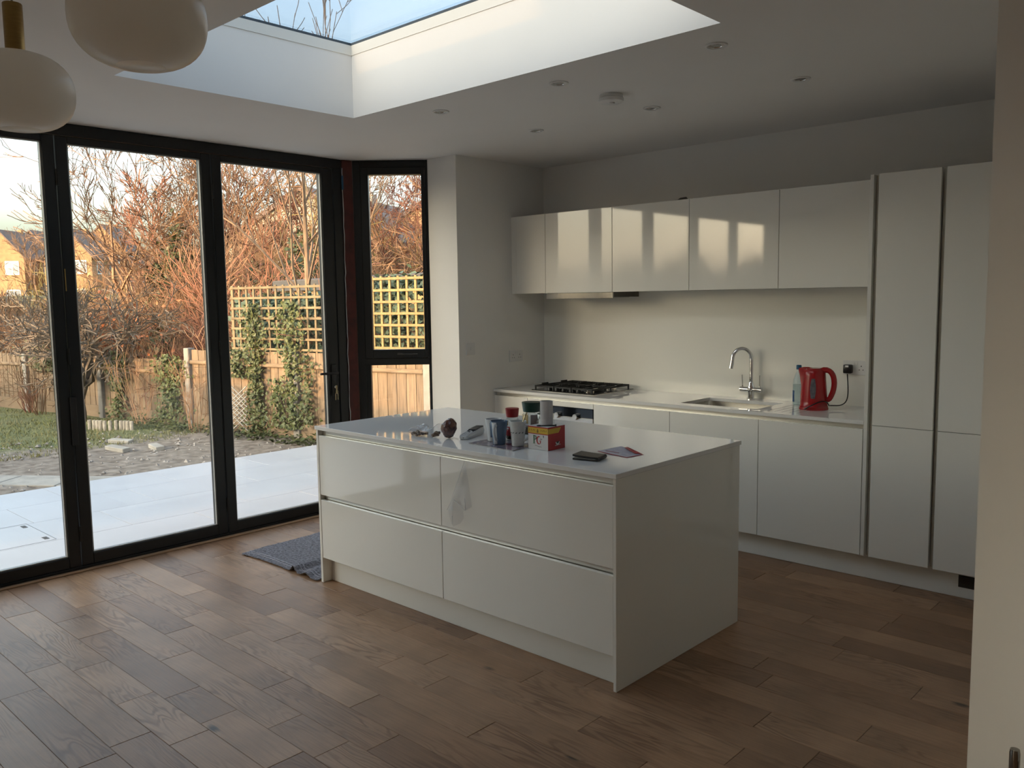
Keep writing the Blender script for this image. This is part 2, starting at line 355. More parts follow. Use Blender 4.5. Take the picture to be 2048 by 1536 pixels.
# ------------------------------------------------------------------ folding doors
JT = [-.887 - .921*k for k in range(6)]
d_ = thing('door_1', 'black aluminium folding glass doors opening to the patio', 'folding doors', (0,-3.1,0), kind='structure')
bm = new_bm()
box(bm, -.075, .0, JT[-1]-.01, -.812, 2.485, H-.002, .002); box(bm, -.075, .0, JT[0]+.004, -.812, 0, 2.485, .002); box(bm, -.075, -.004, JT[-1]-.01, JT[0], 0.001, .026, .002)
obj('outer_frame', bm, BLACKF, d_)
for i in range(5):
    y1, y0 = JT[i]-.003, JT[i+1]+.003
    bm = new_bm(); st = .064; zb, zt = .028, 2.481
    stl = st; str_ = st if i else .092
    box(bm, -.066, -.002, y0, y0+stl, zb, zt, .003); box(bm, -.066, -.002, y1-str_, y1, zb, zt, .003)
    box(bm, -.066, -.002, y0+stl, y1-str_, zb, zb+.064, .003); box(bm, -.066, -.002, y0+stl, y1-str_, zt-.038, zt, .003)
    lf = obj('door_leaf', bm, BLACKF, d_)
    a0, a1, b0, b1 = y0+stl-.012, y1-str_+.012, zb+.052, zt-.026
    bm = new_bm(); box(bm, -.05, -.026, a0, a1, b0, b1); obj('pane', bm, GLASS, lf)
    bm = new_bm(); q = .012   # glazing beads, grey gasket line round the glass
    for s in ((a0+q, a0+q+.008, b0+q, b1-q), (a1-q-.008, a1-q, b0+q, b1-q), (a0+q, a1-q, b0+q, b0+q+.008), (a0+q, a1-q, b1-q-.008, b1-q)):
        box(bm, -.026, -.012, s[0], s[1], s[2], s[3], .002)
    obj('glazing_bead', bm, mat('grey_bead', (.40,.40,.38), .28, spec=.6, noise=.05), lf)
    for hz in (.22, 1.25, 2.25):
        bm = new_bm(); tube(bm, [(.004, y0-.003, hz-.045), (.004, y0-.003, hz+.045)], .007, 8); obj('hinge', bm, BLACKF, lf, smooth='auto')
    if i == 0:
        bm = new_bm(); box(bm, -.002, .010, -.955, -.915, .86, 1.09, .004); pl = obj('lock_plate', bm, BLACKP, lf)
        bm = new_bm(); tube(bm, [(.008,-.935,1.028),(.05,-.935,1.028),(.058,-.945,1.028),(.058,-1.06,1.03),(.056,-1.085,1.03)], [.010,.010,.010,.009,.008], 10); obj('lever_handle', bm, BLACKP, lf, smooth='auto')
        bm = new_bm(); lathe(bm, [(.012,0),(.012,.012),(.009,.014)], (.009,-.935,.925), 14, axis='X'); obj('key_cylinder', bm, STEEL, lf, smooth='auto')
        bm = new_bm(); box(bm, .02, .034, -.937, -.933, .915, .937, .001); box(bm, .026, .030, -.94, -.93, .875, .915, .001)
        for dy, rz in ((-.012,.1), (.006,-.1)): box(bm, .026+dy*.2, .029+dy*.2, -.935+dy, -.928+dy, .83, .88, .001)
        lathe(bm, [(.010,-.001),(.012,-.001),(.012,.001),(.010,.001)], (.028,-.934,.888), 14, False, False, axis='X')
        obj('keys', bm, mat('brass_key', (.62,.52,.34), .25, metal=1, noise=.1), lf)
    if i == 1:
        bm = new_bm(); box(bm, -.002, .003, y0+.006, y0+.011, 1.62, 1.745, .001); obj('latch', bm, mat('brass_latch', (.55,.36,.12), .3, metal=1, noise=.1), lf)
        bm = new_bm(); box(bm, -.002, .012, y0-.015, y0+.02, .74, 1.02, .003); obj('shoot_bolt', bm, BLACKP, lf)

# ------------------------------------------------------------------ corner window (splayed)
P0 = Vector((.022,-.729)); DD = Vector((.715,.699)).normalized(); NN = Vector((-DD.y, DD.x))  # NN points outdoors
WL = .5418
def wbox(bm, s0, s1, d0, d1, z0, z1, bev=.002):
    n0 = len(bm.verts); new = []
    b2 = bmesh.new(); box(b2, s0, s1, d0, d1, z0, z1, bev)
    m = Matrix(((DD.x, NN.x, 0, P0.x), (DD.y, NN.y, 0, P0.y), (0,0,1,0), (0,0,0,1)))
    bmesh.ops.transform(b2, matrix=m, verts=b2.verts)
    me = bpy.data.meshes.new('tmp'); b2.to_mesh(me); b2.free(); bm.from_mesh(me); bpy.data.meshes.remove(me)
w_ = thing('window_2', 'narrow black framed corner window beside the wall stub', 'window', (.2,-.54,0), kind='structure')
bm = new_bm()
wbox(bm, .0, .055, 0, .07, .02, H-.002); wbox(bm, WL-.020, WL, 0, .07, .02, H-.002); wbox(bm, .055, WL-.02, 0, .07, 2.50, H-.002)
wbox(bm, .055, WL-.02, 0, .07, 1.066, 1.115); wbox(bm, .055, WL-.02, 0, .07, .02, .07); wbox(bm, .055, .091, 0.004, .07, .07, 1.066)
obj('outer_frame', bm, BLACKF, w_)
bm = new_bm(); wbox(bm, .085, .526, .03, .05, .06, 1.075, 0); obj('lower_pane', bm, GLASS, w_)
bm = new_bm()
wbox(bm, .057, .112, -.012, .055, 1.117, 2.498); wbox(bm, .494, WL-.022, -.012, .055, 1.117, 2.498); wbox(bm, .112, .494, -.012, .055, 2.45, 2.498); wbox(bm, .112, .494, -.012, .055, 1.117, 1.181)
sash = obj('sash', bm, BLACKF, w_)
bm = new_bm(); wbox(bm, .105, .50, .02, .04, 1.175, 2.455, 0); obj('upper_pane', bm, GLASS, sash)
bm = new_bm(); wbox(bm, .29, .345, -.022, -.012, 1.138, 1.156); 
wbox(bm, .325, .338, -.045, -.02, 1.141, 1.153); wbox(bm, .325, .44, -.052, -.04, 1.142, 1.152, .003)
obj('window_handle', bm, mat('grey_handle', (.08,.08,.08), .25, metal=.6, noise=.1), sash)
# steel corner post and its sealant
bm = new_bm(); prism(bm, [(.004,-.806),(.022,-.733),(-.04,-.675),(-.072,-.70),(-.072,-.806)], .0, H-.002)
REDOX = mat('red_oxide_primer', (.075,.012,.008), .55, noise=.35, nscale=14, bump=.15, bscale=60)
PT = tag(solo('trim_2', bm, REDOX, 'red oxide primed steel post between doors and corner window', 'steel post'), kind='structure')
bm = new_bm(); pts = []; rr = random.Random(5); z = .02
while z < 2.5: pts.append((.006+rr.uniform(-.0015,.002), -.809+rr.uniform(-.003,.003), z)); z += rr.uniform(.03,.08)
tube(bm, pts, [rr.uniform(.0016,.0036) for _ in pts], 6)
obj('sealant_bead', bm, mat('white_sealant', (.55,.56,.55), .6, noise=.1), PT, smooth=True)
bm = new_bm(); box(bm, .004, .014, -.818, -.802, 2.34, 2.44, .003); obj('packer', bm, mat('blue_packer', (.02,.08,.16), .4, noise=.05), PT)
# ================================================================== kitchen units
B = [1.0433 + .6*k for k in range(5)]
ZT, ZB, ZW = .826, .1415, .871
DT = .019
def door(bm, x0, x1, z0, z1, y, g=.0016, t=DT): box(bm, x0+g, x1-g, y, y+t, z0, z1, .0014)
def rail(x0, x1, y, z0, z1, parent, d=.026):
    bm = new_bm(); box(bm, x0, x1, y+d, y+d+.003, z0, z1); box(bm, x0, x1, y+.002, y+d, z0-.003, z0, .0)
    return obj('handle_rail', bm, ALU, parent)
def base_unit(x0, x1, label, top=.8495):
    t = thing('base_cabinet', label, 'cabinet', ((x0+x1)/2, .3, 0), group='base units under the wall worktop')
    bm = new_bm(); box(bm, x0+.001, x1-.001, .032, .57, ZB, top); obj('carcass', bm, MATTW, t)
    return t
t = base_unit(.745, B[0], 'narrow white base cabinet beside the wall stub')
bm = new_bm(); door(bm, .745, B[0], ZB, ZT, 0); obj('door', bm, GLOSS, t); rail(.745, B[0], 0, .80, .851, t)
t = thing('filler_panel', 'slim white filler panel between wall stub and base cabinet', 'panel', (.727,.01,ZB))
bm = new_bm(); box(bm, XN+.001, .744, .002, .02, ZB, ZT, .001); obj('face', bm, GLOSS, t)
bm = new_bm(); box(bm, XN+.001, .744, .03, .05, ZT-.03, .85, 0); obj('return_piece', bm, MATTW, t)
# oven housing and oven
t = base_unit(B[0], B[1], 'white oven housing under the gas hob')
bm = new_bm(); door(bm, B[0], B[1], .789, ZT, 0); obj('fascia', bm, GLOSS, t); rail(B[0], B[1], 0, .80, .851, t)
t = thing('oven', 'built-in oven with black glass control strip and steel knob', 'oven', (1.343,.0,ZB))
bm = new_bm(); box(bm, B[0]+.003, B[1]-.003, -.002, .03, .722, .787, .002); obj('control_panel', bm, mat('black_glass', (.006,.007,.009), .06, spec=.6, noise=.1), t)
bm = new_bm(); box(bm, B[0]+.003, B[1]-.003, -.002, .03, .655, .7215, .002); obj('steel_trim', bm, STEEL, t)
bm = new_bm(); box(bm, B[0]+.003, B[1]-.003, 0, .03, ZB, .654, .002); dr = obj('oven_door', bm, MATS['black_glass'], t)
bm = new_bm(); tube(bm, [(B[0]+.06,-.035,.62),(B[1]-.06,-.035,.62)], .009, 10); tube(bm, [(B[0]+.08,-.035,.62),(B[0]+.08,.0,.62)], .006, 8); tube(bm, [(B[1]-.08,-.035,.62),(B[1]-.08,.0,.62)], .006, 8)
obj('door_handle', bm, STEEL, dr, smooth='auto')
for kx in (1.335, 1.16, 1.50):
    bm = new_bm(); lathe(bm, [(.021,0),(.021,-.014),(.019,-.024),(.0,-.0245)], (kx, -.002, .728), 20, True, False, axis='Y'); obj('knob', bm, STEEL, t, smooth='auto')
for x0, x1, lb in ((B[1],B[2],'white base cabinet between the oven and the sink unit'), (B[2],B[3],'white base cabinet under the sink'), (B[3],B[4]-.003,'wide white appliance door unit beside the tall units')):
    t = base_unit(x0, x1, lb, .66 if x0 == B[2] else .8495)
    bm = new_bm(); door(bm, x0, x1, ZB, ZT, 0); obj('door', bm, GLOSS, t); rail(x0, x1, 0, .80, .851, t)
# worktop with a cut-out for the sink
SKX0, SKX1, SKY0, SKY1 = 2.262, 2.782, .10, .455
bm = new_bm(); zt_, zb_ = ZW, .851
x0, x1, y0, y1 = XN+.001, B[4], -.006, .578
def frame_slab(bm, X, Y, z0, z1):
    (xa, xb, xc, xd), (ya, yb, yc, yd) = X, Y
    g = {}
    for i, x in enumerate(X):
        for j, y in enumerate(Y):
            for k, z in enumerate((z0, z1)): g[i,j,k] = bm.verts.new((x,y,z))
    for i in range(3):
        for j in range(3):
            if i == 1 and j == 1: continue
            bm.faces.new((g[i,j,1], g[i+1,j,1], g[i+1,j+1,1], g[i,j+1,1])); bm.faces.new((g[i,j+1,0], g[i+1,j+1,0], g[i+1,j,0], g[i,j,0]))
    for i in range(3):
        bm.faces.new((g[i,0,0], g[i+1,0,0], g[i+1,0,1], g[i,0,1])); bm.faces.new((g[i+1,3,0], g[i,3,0], g[i,3,1], g[i+1,3,1]))
        bm.faces.new((g[0,i+1,0], g[0,i,0], g[0,i,1], g[0,i+1,1])); bm.faces.new((g[3,i,0], g[3,i+1,0], g[3,i+1,1], g[3,i,1]))
    bm.faces.new((g[1,1,0], g[1,1,1], g[2,1,1], g[2,1,0])); bm.faces.new((g[1,2,0], g[2,2,0], g[2,2,1], g[1,2,1]))
    bm.faces.new((g[1,1,0], g[1,2,0], g[1,2,1], g[1,1,1])); bm.faces.new((g[2,1,0], g[2,1,1], g[2,2,1], g[2,2,0]))
frame_slab(bm, (x0,SKX0,SKX1,x1), (y0,SKY0,SKY1,y1), zb_, zt_)
es = [e for e in bm.edges if abs(e.verts[0].co.y-y0) < 1e-6 and abs(e.verts[1].co.y-y0) < 1e-6 and abs(e.verts[0].co.z-e.verts[1].co.z) < 1e-6]
bmesh.ops.bevel(bm, geom=es, offset=.0015, segments=1, affect='EDGES')
WT = thing('kitchen_worktop', 'white quartz worktop along the kitchen wall with drainer grooves', 'worktop', (2.08,.29,zb_))
obj('slab', bm, QUARTZ, WT)
for k in range(5):
    gx = 2.86 + .045*k
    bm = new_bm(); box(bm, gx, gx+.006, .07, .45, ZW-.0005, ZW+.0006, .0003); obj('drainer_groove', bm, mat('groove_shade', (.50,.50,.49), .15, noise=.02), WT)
bm = new_bm(); box(bm, XN+.001, 3.4433, .579, YW-.001, ZW, 1.58)
solo('splashback', bm, mat('splashback_gloss', (.88,.86,.79), .14, spec=.5, noise=.004, nscale=2), 'glossy white splashback panel between worktop and wall cabinets', 'splashback')
# sink bowl
t = thing('kitchen_sink', 'undermounted stainless steel sink bowl in the worktop', 'sink', (2.52,.28,.66))
bm = new_bm()
r0 = [(SKX0-.004,SKY0-.004),(SKX1+.004,SKY0-.004),(SKX1+.004,SKY1+.004),(SKX0-.004,SKY1+.004)]
def ring(z, ins, rad, n=5):
    out = []
    for (cx, cy, a0) in ((SKX1+.004-ins-rad, SKY1+.004-ins-rad, 0), (SKX0-.004+ins+rad, SKY1+.004-ins-rad, 90), (SKX0-.004+ins+rad, SKY0-.004+ins+rad, 180), (SKX1+.004-ins-rad, SKY0-.004+ins+rad, 270)):
        for k in range(n+1):
            a = math.radians(a0+90*k/n); out.append(bm.verts.new((cx+rad*math.cos(a), cy+rad*math.sin(a), z)))
    return out
rs = [ring(.8505,-.012,.03), ring(.8505,.0,.03), ring(.71,.004,.03), ring(.685,.02,.03), ring(.68,.06,.02)]
for a, b in zip(rs, rs[1:]):
    n = len(a)
    for k in range(n): bm.faces.new((a[k], a[(k+1)%n], b[(k+1)%n], b[k]))
bm.faces.new(rs[-1]); bw = obj('bowl', bm, STEEL, t, smooth='auto')
bm = new_bm(); lathe(bm, [(.0,.6815),(.03,.6815),(.043,.6835),(.045,.681)], (2.52,.28,0), 24, False, False); obj('strainer_waste', bm, CHROME, t, smooth='auto')
bm = new_bm()
for k in range(3): box(bm, 2.55+.02*k, 2.562+.02*k, SKY1-.004, SKY1-.0005, .775, .80, .001)
obj('overflow', bm, DARKGAP, t)
# tap
t = thing('kitchen_tap', 'chrome swan neck mixer tap with two levers behind the sink', 'tap', (2.53,.515,ZW))
tx, ty = 2.53, .515
bm = new_bm(); lathe(bm, [(.026,ZW),(.026,ZW+.006),(.021,ZW+.012),(.021,ZW+.045),(.023,ZW+.05),(.023,ZW+.085),(.018,ZW+.095),(.018,ZW+.11),(.014,ZW+.118)], (tx,ty,0), 24); obj('body', bm, CHROME, t, smooth='auto')
bm = new_bm(); ax = Vector((.72,.0,0)).normalized(); dv = Vector((-.80,-.6,0)).normalized()
tube(bm, [Vector((tx,ty,ZW+.065))-ax*.075, Vector((tx,ty,ZW+.065))+ax*.075], .017, 20); obj('valve_bar', bm, CHROME, t, smooth='auto')
for s in (-1, 1):
    c = Vector((tx,ty,ZW+.065))+ax*.06*s
    bm = new_bm(); tube(bm, [c+Vector((0,0,.014)), c+Vector((0,0,.03)), c+Vector((.002*s,-.004,.095))], [.005,.004,.0036], 8); obj('lever', bm, CHROME, t, smooth='auto')
bm = new_bm(); pts = [Vector((tx,ty,ZW+.11)), Vector((tx,ty,ZW+.20))]
cc = Vector((tx,ty,ZW+.255)); R_ = .06
sp = [Vector((tx,ty,ZW+.255))]
for k in range(1, 17):
    a = PI*k/16; sp.append(Vector((tx,ty,ZW+.262)) + dv*(R_*(1-math.cos(a))) + Vector((0,0,R_*1.15*math.sin(a))))
sp.append(sp[-1] + Vector((0,0,-.03)) + dv*.004); sp.append(sp[-1] + Vector((0,0,-.03)) + dv*.006)
tube(bm, pts+sp, [.0125]*(len(pts)+len(sp)-3)+[.0125,.0135,.0135], 16); obj('spout', bm, CHROME, t, smooth='auto')
# gas hob
t = thing('gas_hob', 'black glass gas hob with five burners and cast iron supports', 'hob', (1.30,.32,ZW))
HX0, HX1, HY0, HY1 = 1.0, 1.592, .075, .56
bm = new_bm(); box(bm, HX0, HX1, HY0, HY1, ZW+.0005, ZW+.005, .002); obj('steel_edge', bm, STEEL, t)
bm = new_bm(); box(bm, HX0+.006, HX1-.006, HY0+.012, HY1-.004, ZW+.005, ZW+.009, .002); obj('glass_plate', bm, MATS['black_glass'], t)
IRON = mat('cast_iron', (.012,.012,.012), .6, noise=.2, nscale=80)
for bx, by, br in ((1.13,.19,.033),(1.13,.44,.042),(1.30,.33,.055),(1.46,.19,.033),(1.46,.44,.042)):
    z = ZW+.009
    bm = new_bm(); lathe(bm, [(br*1.15,z),(br*1.15,z+.004),(br,z+.007),(br,z+.014)], (bx,by,0), 20); bu = obj('burner', bm, STEEL, t, smooth='auto')
    bm = new_bm(); lathe(bm, [(br*.92,z+.014),(br*.95,z+.020),(br*.8,z+.023),(.0,z+.0235)], (bx,by,0), 20, True, False); obj('burner_cap', bm, IRON, bu, smooth='auto')
for gx0, gx1 in ((1.035,1.215),(1.222,1.375),(1.382,1.565)):
    bm = new_bm(); z0, z1 = ZW+.030, ZW+.042; h = .005
    for yy in (.095, .525):
        box(bm, gx0, gx1, yy-h, yy+h, z0, z1, .0015)
    for xx in (gx0+.006, gx1-.006): box(bm, xx-h, xx+h, .095, .525, z0, z1, .0015)
    xm = (gx0+gx1)/2; box(bm, xm-h*.8, xm+h*.8, .095, .525, z0+.002, z1, .0015); box(bm, gx0, gx1, .31-h*.8, .31+h*.8, z0+.002, z1, .0015)
    for xx in (gx0+.006, gx1-.006):
        for yy in (.095, .31, .525): box(bm, xx-h, xx+h, yy-h, yy+h, ZW+.009, z0+.002, .0015)
        for yy in (.20, .42): box(bm, xx-h, xx+h, yy-.035, yy+.035, z1-.002, z1+.010, .0015)
    obj('pan_support', bm, IRON, t)
for k in range(5):
    bm = new_bm(); lathe(bm, [(.017,ZW+.009),(.017,ZW+.018),(.014,ZW+.030),(.0,ZW+.031)], (1.17+.065*k,.105,0), 16, True, False); obj('control_knob', bm, BLACKP, t, smooth='auto')
# plinth
t = thing('kitchen_plinth', 'white plinth board under the base and tall units', 'plinth', (2.5,.07,0))
bm = new_bm(); box(bm, XN+.002, 4.43, .0674, .083, .0015, ZB-.002, .001); obj('board', bm, MATTW, t)
bm = new_bm(); box(bm, 3.913, 4.15, .064, .0675, .056, .118, .001); v = obj('vent_grille', bm, mat('brown_grille', (.018,.014,.010), .5, noise=.1), t)
for k in range(6):
    bm = new_bm(); box(bm, 3.918, 4.145, .060, .0645, .062+.0092*k, .0655+.0092*k); obj('louvre', bm, mat('brown_louvre', (.05,.04,.03), .45, noise=.1), v)
# tall units
bm = new_bm(); box(bm, B[4]+.0005, B[4]+.0195, -.003, .578, ZB, 2.15, .001)
solo('tall_end_panel', bm, MATTW, 'tall white end panel closing the worktop run', 'panel')
def tall(x0, x1, label, split=.851):
    t = thing('tall_cabinet', label, 'cabinet', ((x0+x1)/2,.3,0), group='tall housings')
    bm = new_bm(); box(bm, x0-.0, x1, .05, .575, ZB, 2.148); obj('carcass', bm, MATTW, t)
    bm = new_bm(); door(bm, x0, x1, split+.0012, 2.151, -.002, .0); obj('upper_door', bm, GLOSS, t)
    bm = new_bm(); door(bm, x0, x1, ZB, split-.0012, -.002, .0); obj('lower_door', bm, GLOSS, t)
    bm = new_bm(); box(bm, x0-.023, x0-.001, .030, .033, ZB+.001, 2.147); box(bm, x0-.0035, x0-.001, .002, .030, ZB+.001, 2.147); obj('handle_channel', bm, mat('white_channel', (.62,.60,.53), .35, noise=.03), t)
tall(3.4875, 3.785, 'tall white cabinet next to the worktop end panel')
tall(3.8095, 4.40, 'tall white cabinet next to the near wall edge')
# wall cabinets
YU, ZU0, ZU1 = .2066, 1.579, 2.152
U = [1.0502 + .6*k for k in range(4)] + [B[4]-.001]
def wallcab(x0, x1, label):
    t = thing('wall_cabinet', label, 'cabinet', ((x0+x1)/2,.4,ZU0), group='row of wall cabinets')
    bm = new_bm(); box(bm, x0+.001, x1-.001, YU+.021, YW-.012, ZU0+.012, ZU1-.004); obj('carcass', bm, MATTW, t)
    bm = new_bm(); x0_, x1_ = x0, x1; door(bm, x0, x1, ZU0, ZU1, YU); return t, obj('door', bm, GLOSS, t)
bm = new_bm(); box(bm, XN+.001, .760, YU+.004, YU+.022, ZU0, ZU1, .001)
solo('wall_filler_panel', bm, GLOSS, 'slim white filler panel left of the wall cabinets', 'panel')
tilt = random.Random(11)
names = ['narrow white wall cabinet in the far left corner', 'white gloss wall cabinet above the extractor hood', 'white gloss wall cabinet right of the extractor hood', 'white gloss wall cabinet above the sink', 'white gloss wall cabinet against the tall end panel']
for i, (a, b) in enumerate(zip([.7615]+U[:4], U)):
    wallcab(a, b, names[i])
bm = new_bm(); tube(bm, [(2.13,.25,ZU1-.004),(2.16,.25,ZU1+.012),(2.20,.25,ZU1+.014),(2.215,.25,ZU1-.003)], .006, 6)
tube(bm, [(2.05,.26,ZU1-.004),(2.12,.26,ZU1+.003),(2.2,.26,ZU1+.006)], .005, 6)
solo('cable_end', bm, mat('grey_cable', (.10,.09,.08), .6, noise=.1), 'small loose cable end on top of the wall cabinets', 'cable')
# hood
t = thing('extractor_hood', 'slim stainless extractor hood under the wall cabinets', 'extractor hood', (1.36,.35,1.53))
bm = new_bm(); box(bm, 1.06, 1.655, YU+.01, .52, 1.545, 1.59, .001); obj('hood_body', bm, mat('hood_grey', (.11,.105,.09), .45, metal=.6, noise=.03), t)
bm = new_bm(); box(bm, 1.06, 1.658, YU-.004, YU+.01, 1.537, 1.577, .001); obj('front_strip', bm, mat('hood_steel', (.72,.70,.66), .12, metal=1, noise=.02, nscale=30, stretch=(1,30,30)), t)
bm = new_bm(); box(bm, 1.12, 1.60, .24, .48, 1.541, 1.546); obj('filter', bm, STEEL, t)
# ------------------------------------------------------------------ island
IX0, IX1, IY0, IY1 = 1.234, 3.232, -1.926, -.954
XS = 2.2325
def island_unit(x0, x1, label):
    t = thing('island_drawer_unit', label, 'drawer unit', ((x0+x1)/2,-1.45,0), group='island drawer units')
    bm = new_bm(); box(bm, x0+.0005, x1-.0005, IY0+.03, IY1-.03, .142, .8505); obj('carcass', bm, MATTW, t)
    for z0, z1 in ((.494,.821),(.1415,.466)):
        bm = new_bm(); box(bm, x0+.0014, x1-.0014, IY0+.002, IY0+.021, z0, z1, .0014); dd = obj('drawer_front', bm, GLOSS, t)
    for z0, z1 in ((.805,.8505),(.448,.498)):
        rail(x0, x1, IY0+.002, z0, z1, t)
island_unit(IX0+.019, XS, 'island drawer pair nearest the folding doors')
island_unit(XS, IX1-.015, 'island drawer pair with the hanging plastic film')
for x0, x1, lb in ((IX0, IX0+.018, 'white end panel of the island facing the folding doors'), (IX1-.0145, IX1, 'broad white end panel of the island facing the camera side')):
    bm = new_bm(); box(bm, x0, x1, IY0, IY1, .001, .8505, .0008)
    solo('island_end_panel', bm, GLOSS, lb, 'panel', group='island end panels')
bm = new_bm(); box(bm, IX0+.019, IX1-.015, -1.866, -1.85, .0015, .1405)
solo('island_plinth', bm, MATTW, 'white recessed plinth along the foot of the island', 'plinth')
bm = new_bm(); box(bm, IX0+.019, IX1-.015, IY1-.028, IY1-.01, .0015, .8505)
solo('island_back_panel', bm, GLOSS, 'white panel closing the far side of the island', 'panel')
bm = new_bm(); box(bm, IX0-.006, IX1+.006, IY0-.006, IY1+.006, .851, ZW, .0015)
solo('island_worktop', bm, QUARTZ, 'white quartz top of the kitchen island', 'worktop')
# ================================================================== loose things
IT = ZW + .0004     # island top
def text_mesh(body, size, ext=.0002):
    cu = bpy.data.curves.new('lettering', 'FONT'); cu.body = body; cu.size = size; cu.extrude = ext; cu.align_x = 'CENTER'
    ob = bpy.data.objects.new('lettering', cu); me = bpy.data.meshes.new_from_object(ob)
    bpy.data.objects.remove(ob); bpy.data.curves.remove(cu)
    return me
def text_bm(body, size, M, ext=.0002):
    me = text_mesh(body, size, ext); b = bmesh.new(); b.from_mesh(me); bpy.data.meshes.remove(me)
    bmesh.ops.transform(b, matrix=M, verts=b.verts); return b
def frontM(x, y, z, rz=0):   # text plane facing -y
    return Matrix.Translation((x, y, z)) @ Matrix.Rotation(rz, 4, 'Z') @ Matrix.Rotation(PI/2, 4, 'X')
# ---- mugs
CER_W = mat('white_ceramic', (.62,.63,.64), .12, noise=.02, nscale=9)
CER_B = mat('blue_ceramic', (.10,.16,.25), .12, noise=.1, nscale=9)
def mug(label, loc, rt, rb, h, body_mat, handle_ang, panel=None):
    t = thing('mug', label, 'mug', loc)
    bm = new_bm(); w_ = .0035
    prof = [(rb*.9,0),(rb,.003)] + [(rb+(rt-rb)*(k/8)**1.3, .003+(h-.003)*k/8) for k in range(1,9)] + [(rt-w_*.5,h+.001)] + [(rb+(rt-rb)*(k/8)**1.3-w_, .006+(h-.006)*k/8) for k in range(8,-1,-1)] + [(0.0005,.006)]
    lathe(bm, prof, (0,0,0), 32, True, False); 
    o = obj('body', bm, body_mat, t, smooth='auto', world=False)
    c, s = math.cos(handle_ang), math.sin(handle_ang)
    def hp(r, z): return Vector((c*r, s*r, z))
    bm = new_bm(); pts = bez(hp(rt*.93,h*.84), hp(rt+.034,h*.95), hp(rt+.030,h*.35), hp(rb*1.02,h*.22), 14)
    tube(bm, pts, [.0075,.0065]+[.0055]*11+[.006,.006], 10); obj('handle', bm, CER_W, t, smooth='auto', world=False)
    return t, o
mg, mo = mug('blue and white mug with its white handle turned to the camera', (2.438,-1.742,IT+.0045), .042, .029, .108, CER_B, math.radians(-68))
# white panels round the blue mug, as glazed bands
def mug_band(root, rt, rb, h, a0, a1, z0, z1, m, name='glaze_panel', n=10):
    bm = new_bm(); rows = []
    for j in range(7):
        z = z0+(z1-z0)*j/6; k = max(0, (z-.003)/(h-.003)); r = rb+(rt-rb)*k**1.3+.0005
        rows.append([bm.verts.new((r*math.cos(a0+(a1-a0)*i/n), r*math.sin(a0+(a1-a0)*i/n), z)) for i in range(n+1)])
    for a, b in zip(rows, rows[1:]):
        for i in range(n): bm.faces.new((a[i], a[i+1], b[i+1], b[i]))
    solid(bm, .0004)
    obj(name, bm, m, root, smooth=True, world=False)
mug_band(mg, .042, .029, .108, math.radians(-100), math.radians(-62), .004, .105, CER_W)
mug_band(mg, .042, .029, .108, math.radians(150), math.radians(185), .004, .105, CER_W)
mg2, mo2 = mug('pale mug half hidden behind the blue and white mug', (2.352,-1.690,IT+.0045), .040, .029, .104, CER_W, math.radians(12))
mug_band(mg2, .040, .029, .104, math.radians(-75), math.radians(-20), .02, .09, CER_B)
mg3, mo3 = mug('white mug with small dark leaf marks and a teaspoon', (2.538,-1.722,IT+.0045), .040, .029, .114, mat('speckled_ceramic', (.60,.61,.60), .15, noise=.05, nscale=60), math.radians(20))
INKB = mat('dark_print', (.02,.018,.016), .5, noise=.05)
for k, a in enumerate((-150,-128,-106,-84,-60,-36,-12)):
    a = math.radians(a); r = .0360
    bm = new_bm(); lathe(bm, [(.0,-.0004),(.0022,-.0002),(.0022,.0008),(.0,.001)], (0,0,0), 8, False, False)
    for v in bm.verts: v.co.x *= .8; v.co.y *= 2.0; 
    bmesh.ops.transform(bm, matrix=Matrix.Translation((r*math.cos(a), r*math.sin(a), .064)) @ Matrix.Rotation(a, 4, 'Z') @ Matrix.Rotation(PI/2, 4, 'Y') @ Matrix.Rotation(.5, 4, 'Z'), verts=bm.verts)
    obj('leaf_mark', bm, INKB, mg3, world=False)
bm = new_bm(); base = Vector((2.528,-1.728,IT+.02)); tip = Vector((2.572,-1.700,IT+.158)); dv_ = (tip-base)
tube(bm, [base, base+dv_*.2, base+dv_*.6, base+dv_*.85, tip], [.0035,.0028,.0028,.0042,.0045], 8)
lathe(bm, [(.0,-.004),(.011,-.001),(.012,.001),(.0,.003)], tuple(base), 12, False, False)
solo('teaspoon', bm, mat('spoon_metal', (.55,.45,.28), .18, metal=1, noise=.05), 'teaspoon standing in the white leaf-marked mug', 'spoon', smooth=True)
# ---- magazine
t = thing('magazine', 'glossy purple-grey magazine lying under the mugs', 'magazine', (2.45,-1.70,IT))
bm = new_bm(); prism(bm, [(2.302,-1.806),(2.596,-1.820),(2.588,-1.640),(2.296,-1.626)], IT+.0002, IT+.0036); obj('pages', bm, mat('page_edge', (.55,.54,.53), .6, noise=.1, nscale=900, stretch=(.01,.01,1)), t)
bm = new_bm(); prism(bm, [(2.300,-1.808),(2.597,-1.822),(2.589,-1.640),(2.294,-1.624)], IT+.0036, IT+.0042); obj('cover', bm, mat('magazine_cover', (.30,.27,.31), .12, noise=.5, nscale=11, col2=(.16,.13,.17)), t)
